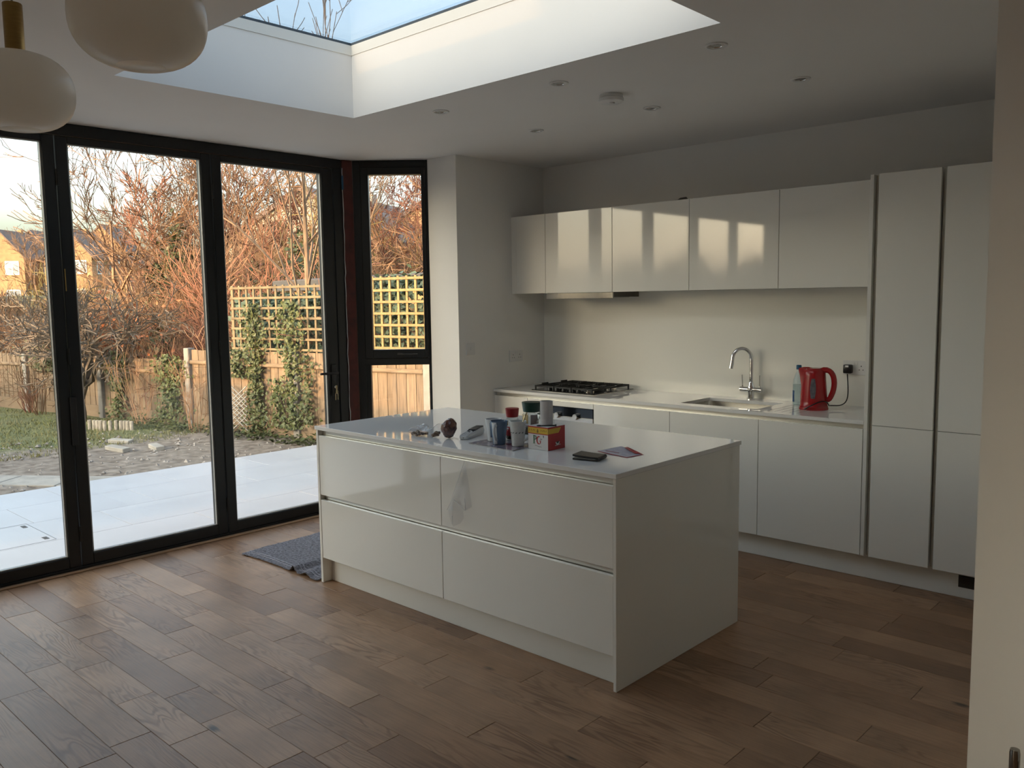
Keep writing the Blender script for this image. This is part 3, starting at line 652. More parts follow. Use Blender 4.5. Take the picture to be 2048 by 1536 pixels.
# ---- jars
GLJ = pane_mat('jar_glass', (.90,.92,.91))
COFFEE = mat('coffee_granules', (.035,.018,.010), .8, noise=.5, nscale=300, bump=.6, bscale=260)
def jar(label, loc, r, h, lid_h, lid_mat, fill, lid_flare=1.06):
    t = thing('coffee_jar', label, 'jar', loc)
    hb = h-lid_h
    bm = new_bm(); lathe(bm, [(r*.9,0),(r,.004),(r,hb*.80),(r*.86,hb*.95),(r*.86,hb)], n=28, cap1=False); obj('glass_body', bm, GLJ, t, smooth='auto', world=False)
    if fill: bm = new_bm(); lathe(bm, [(r*.86,.004),(r*.95,.007),(r*.95,fill)], n=24); obj('contents', bm, COFFEE, t, smooth='auto', world=False)
    bm = new_bm(); lathe(bm, [(r*.92,hb-.004),(r*lid_flare,hb+lid_h*.9),(r*lid_flare,hb+lid_h*.97),(r*lid_flare*.93,hb+lid_h),(.0005,hb+lid_h*.99)], n=28, cap1=False); obj('lid', bm, lid_mat, t, smooth='auto', world=False)
    return t, r, hb
def jar_label(t, r, a0, a1, z0, z1, m, name='label_band'):
    bm = new_bm(); n = 14; lo, hi = [], []
    for i in range(n+1):
        a = math.radians(a0+(a1-a0)*i/n); lo.append(bm.verts.new((r*math.cos(a), r*math.sin(a), z0))); hi.append(bm.verts.new((r*math.cos(a), r*math.sin(a), z1)))
    for i in range(n): bm.faces.new((lo[i], lo[i+1], hi[i+1], hi[i]))
    solid(bm, .0004)
    return obj(name, bm, m, t, smooth=True, world=False)
REDL = mat('red_lid', (.30,.012,.014), .35, noise=.05); GRNL = mat('green_lid', (.008,.045,.030), .3, noise=.05)
t, r, hb = jar('coffee jar with a red lid and red label', (2.382,-1.592,IT), .031, .152, .038, REDL, .022)
jar_label(t, r+.0006, -150, 10, .022, .066, mat('red_label', (.38,.02,.02), .4, noise=.1, nscale=30)); jar_label(t, r+.0008, -120, -88, .072, .096, mat('yellow_label', (.62,.38,.03), .4, noise=.2, nscale=60), 'sticker'); jar_label(t, r+.0011, -128, -80, .052, .060, mat('label_white', (.7,.68,.64), .4, noise=.05), 'label_stripe')
t, r, hb = jar('larger coffee jar with a dark green lid', (2.336,-1.402,IT), .046, .160, .044, GRNL, .03)
jar_label(t, r+.0006, -135, -70, .055, .100, mat('tan_label', (.45,.33,.14), .5, noise=.15, nscale=30)); jar_label(t, r+.0006, -55, 0, .03, .100, mat('grey_label', (.20,.16,.14), .5, noise=.15, nscale=30), 'back_label')
t, r, hb = jar('squat glass jar with a steel lid behind the white tube', (2.448,-1.425,IT), .044, .112, .018, STEEL, .045, .95)
# ---- tea box
t = thing('tea_box', 'white, red and yellow tea box with large PG lettering', 'tea box', (2.66,-1.66,IT))
BX0, BX1, BY0, BY1, BH = 2.600, 2.7175, -1.7225, -1.606, .104
CARDW = mat('card_white', (.72,.70,.68), .35, noise=.02); CARDR = mat('card_red', (.42,.012,.014), .3, noise=.05, nscale=20); CARDY = mat('card_yellow', (.66,.42,.03), .35, noise=.05, nscale=20)
bm = new_bm(); box(bm, BX0, BX1, BY0, BY1, IT, IT+BH, .0008); bx = obj('carton', bm, CARDW, t)
bm = new_bm(); box(bm, BX1-.0002, BX1+.0006, BY0+.0004, BY1-.0004, IT+.0005, IT+BH-.0005); obj('red_side', bm, CARDR, bx)
bm = new_bm(); box(bm, BX0+.0004, BX1-.0004, BY0-.0004, BY0+.0002, IT+.073, IT+.0985); obj('yellow_band', bm, CARDY, bx)
bm = new_bm(); box(bm, BX0+.0004, BX1-.0004, BY0-.0006, BY0+.0002, IT+.0985, IT+.1035); box(bm, BX0+.0004, BX1-.0004, BY0-.0006, BY0+.0002, IT+.0695, IT+.073); obj('red_edge_band', bm, CARDR, bx)
bm = new_bm(); lo = [(BX1+.0013,BY0+.0006,IT+.074),(BX1+.0013,BY1-.045,IT+.074),(BX1+.0013,BY1-.028,IT+.097),(BX1+.0013,BY0+.0006,IT+.097)]
vs_ = [bm.verts.new(p) for p in lo]; bm.faces.new(vs_); solid(bm, .0004); obj('side_yellow_flash', bm, CARDY, bx)
def strip(bm, a, b, wd, y):   # flat stroke on the front face
    a = Vector((a[0],a[1])); b = Vector((b[0],b[1])); d = (b-a).normalized(); n_ = Vector((-d.y,d.x))*wd/2
    q = [a+n_, a-n_, b-n_, b+n_]; v = [bm.verts.new((p.x, y, p.y)) for p in q]; bm.faces.new(v)
def arc(bm, c, rx, rz, a0, a1, w0, w1, y, n=14):
    for i in range(n):
        f0, f1 = i/n, (i+1)/n; q = []
        for f, s_ in ((f0,1),(f0,-1),(f1,-1),(f1,1)):
            a = math.radians(a0+(a1-a0)*f); wd = (w0+(w1-w0)*math.sin(PI*f))/2*s_
            q.append(bm.verts.new((c[0]+(rx+wd)*math.cos(a), y, c[1]+(rz+wd)*math.sin(a))))
        bm.faces.new(q)
fy = BY0-.0004; px_, pz_ = BX0+.036, IT+.026
bm = new_bm(); strip(bm, (px_,pz_), (px_,pz_+.038), .0075, fy); strip(bm, (px_-.0075,pz_+.0006), (px_+.0075,pz_+.0006), .0014, fy); strip(bm, (px_-.007,pz_+.0375), (px_+.004,pz_+.0375), .0014, fy)
arc(bm, (px_+.004,pz_+.028), .0085, .0085, 95, -95, .0018, .0058, fy-.0001)
solid(bm, .0002); obj('letter_p', bm, mat('print_green', (.012,.12,.05), .4, noise=.05), bx)
bm = new_bm(); gx, gz = px_+.0295, pz_+.0135
arc(bm, (gx,gz+.004), .012, .0165, 60, 300, .002, .0075, fy-.0002, 20); strip(bm, (gx+.0075,gz-.010), (gx+.0075,gz+.002), .005, fy-.0002); strip(bm, (gx+.001,gz+.002), (gx+.0125,gz+.002), .0016, fy-.0002)
solid(bm, .0002); obj('letter_g', bm, mat('print_red', (.40,.012,.014), .4, noise=.05), bx)
bm = text_bm('tips', .0085, frontM(BX0+.078, fy-.0002, IT+.047), .0001); obj('small_lettering', bm, INKB, bx)
bm = new_bm(); arc(bm, (BX0+.0895,IT+.060), .003, .005, -60, 120, .001, .004, fy-.0001); solid(bm, .0002); obj('leaf_emblem', bm, INKB, bx)
bm = new_bm(); x_ = BX0+.040
rr = random.Random(2)
for k in range(9):
    strip(bm, (x_, IT+.0185-.0007*k+rr.uniform(-.001,.001)), (x_+.0035, IT+.0185-.0007*k+rr.uniform(-.0016,.0016)), .0018, fy); x_ += .0045
solid(bm, .0002); obj('script_line', bm, INKB, bx)
bm = new_bm()
for k in range(11):
    if k == 5:
        arc(bm, (BX0+.058,IT+.084), .003, .0035, 0, 360, .003, .003, fy-.0003); strip(bm, (BX0+.053,IT+.0785), (BX0+.063,IT+.0785), .002, fy-.0003); strip(bm, (BX0+.058,IT+.088), (BX0+.058,IT+.093), .003, fy-.0003)
    elif k not in (4, 6): strip(bm, (BX0+.010+.0096*k, IT+.083), (BX0+.010+.0096*k+.0022*(k%3), IT+.0905), .0024, fy-.0003)
solid(bm, .0002); obj('band_print', bm, mat('print_brown', (.12,.07,.01), .5, noise=.05), bx)
def cup_on_side(bm, cy, cz, s):
    for i in range(10):
        a0, a1 = math.radians(180+180*i/10), math.radians(180+180*(i+1)/10)
        q = [(cy,cz),(cy+s*math.cos(a0),cz+s*math.sin(a0)),(cy+s*math.cos(a1),cz+s*math.sin(a1))]
        bm.faces.new([bm.verts.new((BX1+.0014,p[0],p[1])) for p in q])
bm = new_bm(); cup_on_side(bm, BY0+.064, IT+.034, .014)
q = [(BY0+.046,IT+.017),(BY0+.084,IT+.020),(BY0+.084,IT+.0225),(BY0+.046,IT+.0195)]; bm.faces.new([bm.verts.new((BX1+.0014,*p)) for p in q])
solid(bm, .0002); obj('cup_print', bm, CARDW, bx)
bm = new_bm(); cup_on_side(bm, BY0+.064, IT+.036, .009)
for v in bm.verts: v.co.x += .0003
solid(bm, .0002); obj('tea_print', bm, mat('print_dark_green', (.02,.035,.015), .5, noise=.1), bx)
# ---- tube and bottle opener on the box
bm = new_bm(); zt2 = IT+BH+.0006; lathe(bm, [(.0285,zt2),(.0285,zt2+.107),(.026,zt2+.107),(.026,zt2+.004),(.0005,zt2+.003)], (2.650,-1.652,0), 28, True, False)
solo('paper_tube', bm, mat('tube_card', (.55,.52,.51), .7, noise=.04, nscale=14, stretch=(1,1,4)), 'white cardboard tube standing on the tea box', 'tube', smooth='auto')
bm = new_bm(); a, b = Vector((2.662,-1.716,zt2+.003)), Vector((2.713,-1.668,zt2+.003))
arcp = [a+Vector((.010*math.cos(k*PI/8), .010*math.sin(k*PI/8), 0)) for k in range(17)]; tube(bm, arcp, .0026, 6); tube(bm, [a+Vector((.008,.007,0)), b], [.0028,.0032], 8); tube(bm, [b, b+Vector((.004,.004,0))], .0055, 8)
solo('bottle_opener', bm, mat('dark_metal', (.05,.05,.05), .3, metal=.8, noise=.05), 'small dark ring-ended opener lying on the tea box', 'opener', smooth=True)
# ---- cordless handset
t = thing('phone_handset', 'white and grey cordless phone handset with dark keys', 'phone', (2.165,-1.650,IT), rz=math.radians(112-90))
bm = new_bm(); L2, W2 = .105, .027
rows = []
for y, hw, z0, z1 in ((-L2,.016,.004,.016),(-L2*.93,.024,.001,.022),(-L2*.6,W2,0,.026),(0,W2,0,.030),(L2*.6,W2*.96,0,.036),(L2*.93,.024,.002,.034),(L2,.016,.006,.028)):
    zm = z0+(z1-z0)*.5
    rows.append([bm.verts.new(p) for p in ((-hw*.8,y,z0),(hw*.8,y,z0),(hw,y,zm),(hw*.85,y,z1),(-hw*.85,y,z1),(-hw,y,zm))])
for a, b in zip(rows, rows[1:]):
    for i in range(6): bm.faces.new((a[i], a[(i+1)%6], b[(i+1)%6], b[i]))
bm.faces.new(rows[0][::-1]); bm.faces.new(rows[-1]); hb_ = obj('shell', bm, mat('handset_grey', (.55,.57,.58), .3, noise=.03), t, smooth='auto', world=False)
bm = new_bm(); box(bm, -.019, .019, -.004, .098, .0315, .0375, .001)
for v in bm.verts: v.co.z += (v.co.y-.03)*.055
obj('display_surround', bm, BLACKP, t, world=False)
for i in range(3):
    for j in range(5):
        bm = new_bm(); box(bm, -.0175+.013*i, -.0085+.013*i, -.085+.0155*j, -.0755+.0155*j, .0235+.0013*j, .0272+.0013*j, .001); obj('key', bm, BLACKP if (i+j) % 2 == 0 and j > 2 else WHITEP, t, world=False)
bm = new_bm(); box(bm, -.004, .004, -.1052, -.103, .007, .012, .001); obj('socket', bm, DARKGAP, t, world=False)
# ---- bags and foil
def blob(rx, ry, rz, amp, seed, n=3):
    bm = bmesh.new(); bmesh.ops.create_icosphere(bm, subdivisions=n, radius=1); r = random.Random(seed)
    D = [(Vector((r.gauss(0,1), r.gauss(0,1), r.gauss(0,1))).normalized(), r.uniform(-1,1)) for _ in range(16)]
    for v in bm.verts:
        p = v.co.copy(); s = 1
        for d_, a in D:
            k = max(0, p.dot(d_)-.55); s += amp*a*k*2
        s += r.uniform(-amp, amp)*.22
        v.co = Vector((p.x*rx*s, p.y*ry*s, max(-.92, p.z)*rz*s))
    zmin = min(v.co.z for v in bm.verts)
    for v in bm.verts: v.co.z -= zmin
    return bm
FILM = pane_mat('clear_film', (.90,.90,.91), .10)
def bag(label, loc, rx, ry, rz, seed, fill):
    t = thing('plastic_bag', label, 'plastic bag', loc, group='small clear bags on the island')
    bm = blob(rx, ry, rz, .5, seed); o = obj('clear_film', bm, FILM, t, world=False)
    for k, (dx, dy, dz, l, a, rd) in enumerate(fill):
        bm = new_bm(); c = Vector((dx,dy,dz)); d = Vector((math.cos(a), math.sin(a), .15))*l/2
        tube(bm, [c-d, c-d*.3+Vector((0,0,.003)), c+d*.4, c+d], [rd*.8, rd, rd*.7, rd*.9], 7); obj('contents', bm, mat('bag_contents', (.22,.16,.11), .7, noise=.5, nscale=60, bump=.3, bscale=200), t, world=False)
bag('clear bag of brown fittings nearest the folding doors', (1.938,-1.792,IT), .052, .040, .028, 4, [(-.025,-.006,.010,.045,.3,.008),(.0,-.008,.014,.05,2.6,.010),(.02,.004,.010,.05,.5,.008),(.01,-.015,.008,.035,1.5,.007)])
bag('smaller clear bag of fittings beside the brown wrapper', (2.040,-1.780,IT), .030, .028, .026, 9, [(.004,-.004,.012,.035,1.2,.010),(.008,.006,.022,.03,.2,.008),(-.006,.0,.010,.03,2.2,.007)])
bm = blob(.040, .037, .043, .26, 21, 3); bmesh.ops.translate(bm, verts=bm.verts, vec=(2.122,-1.765,IT))
solo('foil_wrapper', bm, mat('brown_foil', (.045,.012,.014), .18, spec=.8, noise=.8, nscale=40, col2=(.16,.07,.05), bump=.2, bscale=60), 'crumpled dark brown foil wrapper on the island', 'wrapper', smooth=False)
# ---- wallet and card
t = thing('wallet', 'black folded leather wallet on the island', 'wallet', (2.968,-1.752,IT), rz=math.radians(14))
LEA = mat('black_leather', (.010,.009,.008), .42, noise=.2, nscale=40, bump=.25, bscale=300)
def flap(z0, z1, lift):
    bm = new_bm(); n = 8; top, bot = [], []
    for i in range(n+1):
        x = -.055+.11*i/n; up = lift*(1-i/n)**2
        for lst, z in ((bot,z0),(top,z1)): lst.append([bm.verts.new((x, y, z+up)) for y in (-.045,.045)])
    for i in range(n):
        bm.faces.new((top[i][0], top[i+1][0], top[i+1][1], top[i][1])); bm.faces.new((bot[i][1], bot[i+1][1], bot[i+1][0], bot[i][0]))
        for s_ in (0,1): bm.faces.new((bot[i][s_], bot[i+1][s_], top[i+1][s_], top[i][s_]))
    bm.faces.new((bot[0][0],top[0][0],top[0][1],bot[0][1])); bm.faces.new((bot[n][0],bot[n][1],top[n][1],top[n][0])); return bm
obj('lower_half', flap(.0003,.008,.0), LEA, t, world=False); obj('upper_half', flap(.0095,.0175,.006), LEA, t, world=False)
bm = new_bm(); tube(bm, [(.053,-.045,.009),(.053,.045,.009)], .0088, 10); obj('spine', bm, LEA, t, smooth='auto', world=False)
bm = new_bm(); box(bm, -.045, .05, -.047, .035, .0082, .0092); obj('bank_card', bm, mat('card_edge', (.45,.44,.40), .4, noise=.05), t, world=False)
t = thing('greeting_card', 'small folded white paper with a red edge beside the wallet', 'paper', (2.99,-1.56,IT))
def sheet(pts, m, name, th=.0006):
    bm = new_bm(); bm.faces.new([bm.verts.new(p) for p in pts]); bmesh.ops.triangulate(bm, faces=bm.faces[:]); solid(bm, th); return obj(name, bm, m, t)
PAP = mat('paper_white', (.62,.60,.63), .5, noise=.12, nscale=45, col2=(.48,.46,.55)); PRED = mat('paper_red', (.40,.015,.03), .4, noise=.05)
sheet([(2.905,-1.605,IT+.006),(3.076,-1.632,IT+.001),(3.086,-1.535,IT+.001),(2.945,-1.492,IT+.016)], PAP, 'inner_sheet')
sheet([(2.902,-1.608,IT+.0045),(3.078,-1.636,IT+.0002),(3.078,-1.631,IT+.0012),(2.905,-1.603,IT+.0058)], PRED, 'red_front_edge')
sheet([(3.078,-1.636,IT+.0012),(3.092,-1.533,IT+.0012),(3.085,-1.533,IT+.0018),(3.072,-1.632,IT+.0018)], PRED, 'red_side_edge')
sheet([(2.985,-1.500,IT+.018),(3.086,-1.533,IT+.003),(3.060,-1.552,IT+.005),(2.985,-1.525,IT+.019)], PRED, 'red_fold')
sheet([(2.930,-1.588,IT+.0075),(3.000,-1.586,IT+.0055),(3.0,-1.583,IT+.0058),(2.930,-1.585,IT+.0078)], PRED, 'printed_line')
# ---- clear film on the drawer
bm = new_bm(); fy = IY0-.0015
def FP(x, z, d=0): return bm.verts.new((x, fy-d, z))
v = [FP(2.405,.822),FP(2.392,.80,.004),FP(2.353,.70,.010),FP(2.322,.64,.006),FP(2.286,.575,.004),FP(2.33,.585,.016),FP(2.405,.593,.020),FP(2.452,.62,.010),FP(2.436,.72,.012),FP(2.412,.80,.006),FP(2.312,.52,.010),FP(2.318,.505,.002),FP(2.37,.53,.006),FP(2.40,.56,.012)]
for f in ((0,1,9),(1,2,8,9),(2,3,5,6),(2,6,8),(6,7,8),(3,4,5),(4,10,12,5),(5,12,13,6),(10,11,12)): bm.faces.new([v[i] for i in f])
bmesh.ops.triangulate(bm, faces=bm.faces[:])
fo = solo('protective_film', bm, FILM, 'torn clear protective film hanging on the island drawer', 'plastic film')
bm = new_bm()
for a, b in (((2.405,.822),(2.322,.64)),((2.33,.632),(2.41,.597)),((2.322,.64),(2.288,.58)),((2.315,.555),(2.322,.52)),((2.40,.65),(2.412,.60))):
    tube(bm, [(a[0],fy-.006,a[1]),(b[0],fy-.012,b[1])], .0011, 5)
obj('film_crease', bm, mat('crease_white', (.8,.8,.8), .2, noise=.02), fo)
# ---- towel
bm = new_bm(); NX, NY = 70, 64; rr = random.Random(8); g = []
def towel_z(u, v):
    x = .4+.82*u
    fold = .034*math.exp(-((u-.70-.10*v)/.035)**2)*(1-.5*v) + .020*math.exp(-((u-.86+.1*v)/.05)**2)
    fold += .008*math.exp(-((u-.55-.12*v)/.02)**2)*v
    return .006 + fold + .0035*math.sin(9*u+4*v)*math.sin(7*v) + rr.uniform(-.0016,.0016)
for j in range(NY+1):
    row = []
    for i in range(NX+1):
        u, v = i/NX, j/NY
        x = .434+.78*u - .05*v + rr.uniform(-.0012,.0012)*3*(i in (0,)); y = -1.962+.030*u+.012*math.sin(5*u) + .72*v - .02*u*v + (rr.uniform(-.004,.004) if j in (0,NY) else 0)
        row.append(bm.verts.new((x, y, towel_z(u, v))))
    g.append(row)
for j in range(NY):
    for i in range(NX): bm.faces.new((g[j][i], g[j][i+1], g[j+1][i+1], g[j+1][i]))
solid(bm, .004)
TOWM = mat('grey_terry', (.22,.21,.24), .95, spec=.1, noise=.6, nscale=75, bump=1.0, bscale=260, sheen=.2)
tw = solo('bath_towel', bm, TOWM, 'crumpled dark grey towel on the floor by the island', 'towel', smooth=True)
bm = new_bm()
for dv2 in (.055, .085):
    pts = [(.434+.78*u-.05*dv2, -1.962+.03*u+.012*math.sin(5*u)+.72*dv2-.02*u*dv2, towel_z(u,dv2)+.005) for u in [k/50 for k in range(51)]]
    tube(bm, pts, .0022, 5)
obj('woven_border', bm, mat('grey_border', (.36,.35,.39), .9, noise=.2, nscale=100), tw, smooth=True)
# ---- kettle, bottle, cord, sockets
t = thing('electric_kettle', 'red plastic jug kettle with grey water gauge', 'kettle', (3.04,.300,ZW), rz=math.radians(10))
RED = mat('red_plastic', (.36,.010,.014), .22, spec=.5, noise=.08, nscale=14)
bm = new_bm(); prof = [(.076,.0),(.080,.004),(.080,.020),(.077,.024),(.076,.05),(.069,.14),(.064,.20),(.062,.226),(.056,.234),(.03,.240),(.0005,.241)]
lathe(bm, prof, n=36, cap1=False)
for v in bm.verts:
    a = math.atan2(v.co.y, v.co.x); k = max(0, (v.co.z-.12)/.11)
    s = math.exp(-((abs(a)-PI)/.32)**2)*k if abs(a) > 1.6 else 0
    v.co.x -= .030*s; v.co.z += .006*s
obj('jug', bm, RED, t, smooth='auto', world=False)
bm = new_bm(); pts = bez((.035,0,.226), (.115,0,.262), (.128,0,.15), (.098,0,.085), 12) + bez((.098,0,.085), (.09,0,.062), (.084,0,.06), (.070,0,.058), 5)[1:]
tube(bm, pts, [.017,.018,.017]+[.0155]*10+[.015]*5, 12)
for v in bm.verts: v.co.y *= 1.25
obj('handle', bm, RED, t, smooth='auto', world=False)
bm = new_bm(); lathe(bm, [(.050,.229),(.050,.237),(.044,.242),(.0005,.243)], n=28, cap1=False); obj('lid', bm, RED, t, smooth='auto', world=False)
bm = new_bm(); n = 10
ring2 = []
for k in range(11):
    z = .07+.115*k/10; hw = .010+.006*math.sin(PI*k/10); r = .0757-(z-.05)*.078+.0012
    ring2.append([bm.verts.new((r*math.cos(-1.42+s_*hw/.07), r*math.sin(-1.42+s_*hw/.07), z)) for s_ in (-1,-.33,.33,1)])
for a, b in zip(ring2, ring2[1:]):
    for i in range(3): bm.faces.new((a[i], a[i+1], b[i+1], b[i]))
solid(bm, .001); obj('water_gauge', bm, mat('gauge_grey', (.13,.13,.15), .2, noise=.3, nscale=60), t, smooth='auto', world=False)
bm = new_bm(); lathe(bm, [(.082,.0002),(.083,.006),(.081,.013)], n=32); obj('power_base', bm, RED, t, smooth='auto', world=False)
t = thing('water_bottle', 'clear water bottle with a blue cap behind the kettle', 'bottle', (2.885,.435,ZW))
bm = new_bm(); lathe(bm, [(.028,0),(.034,.004),(.034,.13),(.031,.155),(.018,.195),(.0135,.205),(.0135,.222)], n=24, cap1=False); obj('bottle_body', bm, pane_mat('bottle_pet', (.84,.90,.93)), t, smooth='auto', world=False)
bm = new_bm(); lathe(bm, [(.027,.003),(.032,.006),(.032,.125)], n=20); obj('water', bm, pane_mat('water_clear', (.90,.94,.94), ior=1.33), t, smooth='auto', world=False)
bm = new_bm(); lathe(bm, [(.0155,.218),(.0155,.242),(.013,.245)], n=20); obj('cap', bm, mat('blue_cap', (.01,.09,.20), .35, noise=.05), t, smooth='auto', world=False)
jar_label(t, .0345, -170, -110, .02, .09, mat('blue_label', (.03,.10,.25), .4, noise=.3, nscale=30), 'label')
def socket(name, label, loc, rz, w2=.073, h2=.043, holes=2, switch=True):
    """built facing -y in local space"""
    t = thing(name, label, 'socket' if holes else 'light switch', loc, rz)
    bm = new_bm(); box(bm, -w2, w2, -.009, 0, -h2, h2, .002, 2); pl = obj('face_plate', bm, WHITEP, t, world=False)
    if holes:
        for s_ in (-1, 1):
            bm = new_bm(); cx = .036*s_
            for dx, dz, a, b in ((0,.010,.0021,.0042),(-.011,-.012,.0034,.0021),(.011,-.012,.0034,.0021)): box(bm, cx+dx-a, cx+dx+a, -.0094, -.0088, dz-b, dz+b)
            obj('pin_holes', bm, DARKGAP, t, world=False)
            bm = new_bm(); box(bm, .010*s_-.005, .010*s_+.005, -.0125, -.009, .018, .033, .001); obj('rocker', bm, WHITEP, t, world=False)
    else:
        bm = new_bm(); box(bm, -.007, .007, -.013, -.009, -.013, .011, .001); obj('rocker', bm, WHITEP, t, world=False)
    return t
socket('double_socket', 'white double socket behind the red kettle', (3.173,.5786,1.102), 0)
socket('double_socket', 'white double socket on the wall stub above the worktop end', (XN+.0002,.243,1.106), PI/2)
socket('light_switch', 'white light switch on the wall stub', (XN+.0002,-.242,1.185), PI/2, .043, .043, 0)
t = thing('kettle_cord', 'black kettle cord looping from the kettle to the plug', 'cord', (3.1,.42,ZW))
bm = new_bm(); cp = bez((3.02,.215,ZW+.006),(3.07,.17,ZW+.03),(3.12,.24,ZW+.075),(3.125,.29,ZW+.045),10)+bez((3.125,.29,ZW+.045),(3.13,.32,ZW+.02),(3.10,.34,ZW+.022),(3.13,.37,ZW+.02),6)[1:]+bez((3.13,.37,ZW+.02),(3.20,.44,ZW+.012),(3.15,.54,ZW+.06),(3.137,.545,1.065),14)[1:]
tube(bm, cp, .0034, 8); obj('flex', bm, BLACKP, t, smooth=True)
bm = new_bm(); box(bm, 3.112, 3.163, .533, .569, 1.068, 1.122, .008, 2); pg = obj('plug', bm, BLACKP, t, smooth='auto')
bm = new_bm(); box(bm, 3.128, 3.147, .5322, .5335, 1.106, 1.117, .0005); obj('plug_label', bm, WHITEP, pg)
# ---- ceiling fittings
def downlight(x, y, label):
    t = thing('downlight', label, 'downlight', (x, y, H), group='recessed ceiling downlights')
    bm = new_bm(); lathe(bm, [(.047,.0),(.047,-.004),(.044,-.006),(.036,-.006),(.033,-.0015),(.032,-.0008)], n=32, cap0=False, cap1=False); obj('bezel', bm, WHITEP, t, smooth='auto', world=False)
    bm = new_bm(); lathe(bm, [(.0315,-.0012),(.027,-.0040),(.0252,-.0014)], n=28, cap0=False, cap1=False); obj('inner_ring', bm, STEEL, t, smooth='auto', world=False)
    bm = new_bm(); lathe(bm, [(.0252,-.0011),(.012,-.0004),(.0005,-.0004)], n=24, cap0=False, cap1=False); obj('lamp', bm, mat('unlit_lamp', (.34,.32,.29), .25, noise=.3, nscale=200), t, smooth='auto', world=False)
for i, x in enumerate((1.645,2.475,3.305)):
    downlight(x, -1.336, ('leftmost', 'middle', 'rightmost')[i]+' downlight in the row beside the rooflight')
    downlight(x+.012, -.57, ('leftmost', 'middle', 'rightmost')[i]+' downlight in the row nearer the wall cabinets')
t = thing('smoke_alarm', 'white round smoke alarm among the downlights', 'smoke alarm', (2.505,-.963,H))
bm = new_bm(); lathe(bm, [(.058,0),(.060,-.004),(.060,-.014),(.056,-.016)], n=36, cap0=False); obj('base_ring', bm, WHITEP, t, smooth='auto', world=False)
bm = new_bm(); lathe(bm, [(.061,-.015),(.064,-.020),(.062,-.034),(.052,-.039),(.022,-.041),(.0005,-.041)], n=36, cap1=False); obj('cover', bm, WHITEP, t, smooth='auto', world=False)
bm = new_bm(); lathe(bm, [(.016,-.040),(.015,-.048),(.0005,-.049)], c=(.012,-.012,0), n=20, cap1=False); obj('test_button', bm, WHITEP, t, smooth='auto', world=False)
# ---- pendants
OPAL = mat('opal_glass', (.92,.88,.82), .25, spec=.5, noise=.015, nscale=4)
_n = OPAL.node_tree.nodes; _t = _n.new('ShaderNodeBsdfTranslucent'); _t.inputs[0].default_value = (.95,.92,.86,1)
_m = _n.new('ShaderNodeMixShader'); _m.inputs[0].default_value = .55
OPAL.node_tree.links.new(_n['Principled BSDF'].outputs[0], _m.inputs[1]); OPAL.node_tree.links.new(_t.outputs[0], _m.inputs[2]); OPAL.node_tree.links.new(_m.outputs[0], _n['Material Output'].inputs[0])
BRASS = mat('brushed_brass', (.30,.20,.075), .38, metal=1, noise=.08, nscale=30, stretch=(1,1,8))
def pendant(x, y, zc, label):
    t = thing('pendant_lamp', label, 'pendant lamp', (x, y, zc), group='opal glass pendants')
    pr = []
    for k in range(25):
        a = PI*k/24; ca = math.cos(a); sa = math.sin(a)
        r = .14*(sa**.80 if sa > 0 else 0); z = .104*(abs(ca)**.86)*(1 if ca >= 0 else -1)
        pr.append((max(r,.0006), z))
    pr = [(r, z) for r, z in pr if not (z < -.096 and r < .05)]
    pr += [(.050,-.1000),(.047,-.0985),(.001,-.0975)]
    bm = new_bm(); lathe(bm, pr, n=56, cap0=True, cap1=True); obj('glass_shade', bm, OPAL, t, smooth='auto', world=False)
    bm = new_bm(); lathe(bm, [(.026,.096),(.026,.102),(.0242,.103),(.0242,.228),(.023,.230),(.003,.231)], n=32, cap1=True); obj('brass_holder', bm, BRASS, t, smooth='auto', world=False)
    bm = new_bm(); tube(bm, [(0,0,.229),(0,0,H-zc)], .0028, 8); obj('flex', bm, mat('grey_flex', (.28,.25,.22), .6, noise=.05), t, world=False)
    bm = new_bm(); lathe(bm, [(.05,H-zc-.0005),(.05,H-zc-.022),(.047,H-zc-.025),(.003,H-zc-.026)], n=28, cap1=True); obj('ceiling_rose', bm, BRASS, t, smooth='auto', world=False)
pendant(2.531, -3.690, 2.117, 'opal glass pendant lamp at the left edge showing its brass holder')
pendant(3.243, -3.668, 2.150, 'opal glass pendant lamp nearest the rooflight')
# ---- radiator at the near wall
t = thing('radiator', 'radiator with a chrome valve on the near right wall', 'radiator', (5.0,-1.83,0))
bm = new_bm(); box(bm, 4.69, 5.5, -1.86, -1.80, .14, .74, .006); obj('panel', bm, WHITEP, t)
bm = new_bm()
for k in range(20): tube(bm, [(4.71+.04*k,-1.863,.17),(4.71+.04*k,-1.863,.71)], .008, 6)
obj('fins', bm, WHITEP, t, smooth=True)
for x in (4.8, 5.4):
    bm = new_bm(); box(bm, x-.02, x+.02, -1.80, -1.7505, .25, .65); obj('bracket', bm, WHITEP, t)
bm = new_bm(); lathe(bm, [(.011,.10),(.011,.155),(.0145,.165),(.0145,.215),(.0125,.226),(.0,.2265)], (4.575,-1.83,0), 24, True, False); lathe(bm, [(.0135,0),(.0135,.035),(.010,.038),(.010,.115)], (4.578,-1.83,.14), 18, axis='X'); obj('valve', bm, mat('valve_chrome', (.30,.29,.27), .12, metal=1, noise=.05), t, smooth='auto')
bm = new_bm(); tube(bm, [(4.575,-1.83,.001),(4.575,-1.83,.11)], .0075, 12); obj('pipe', bm, CHROME, t, smooth='auto')
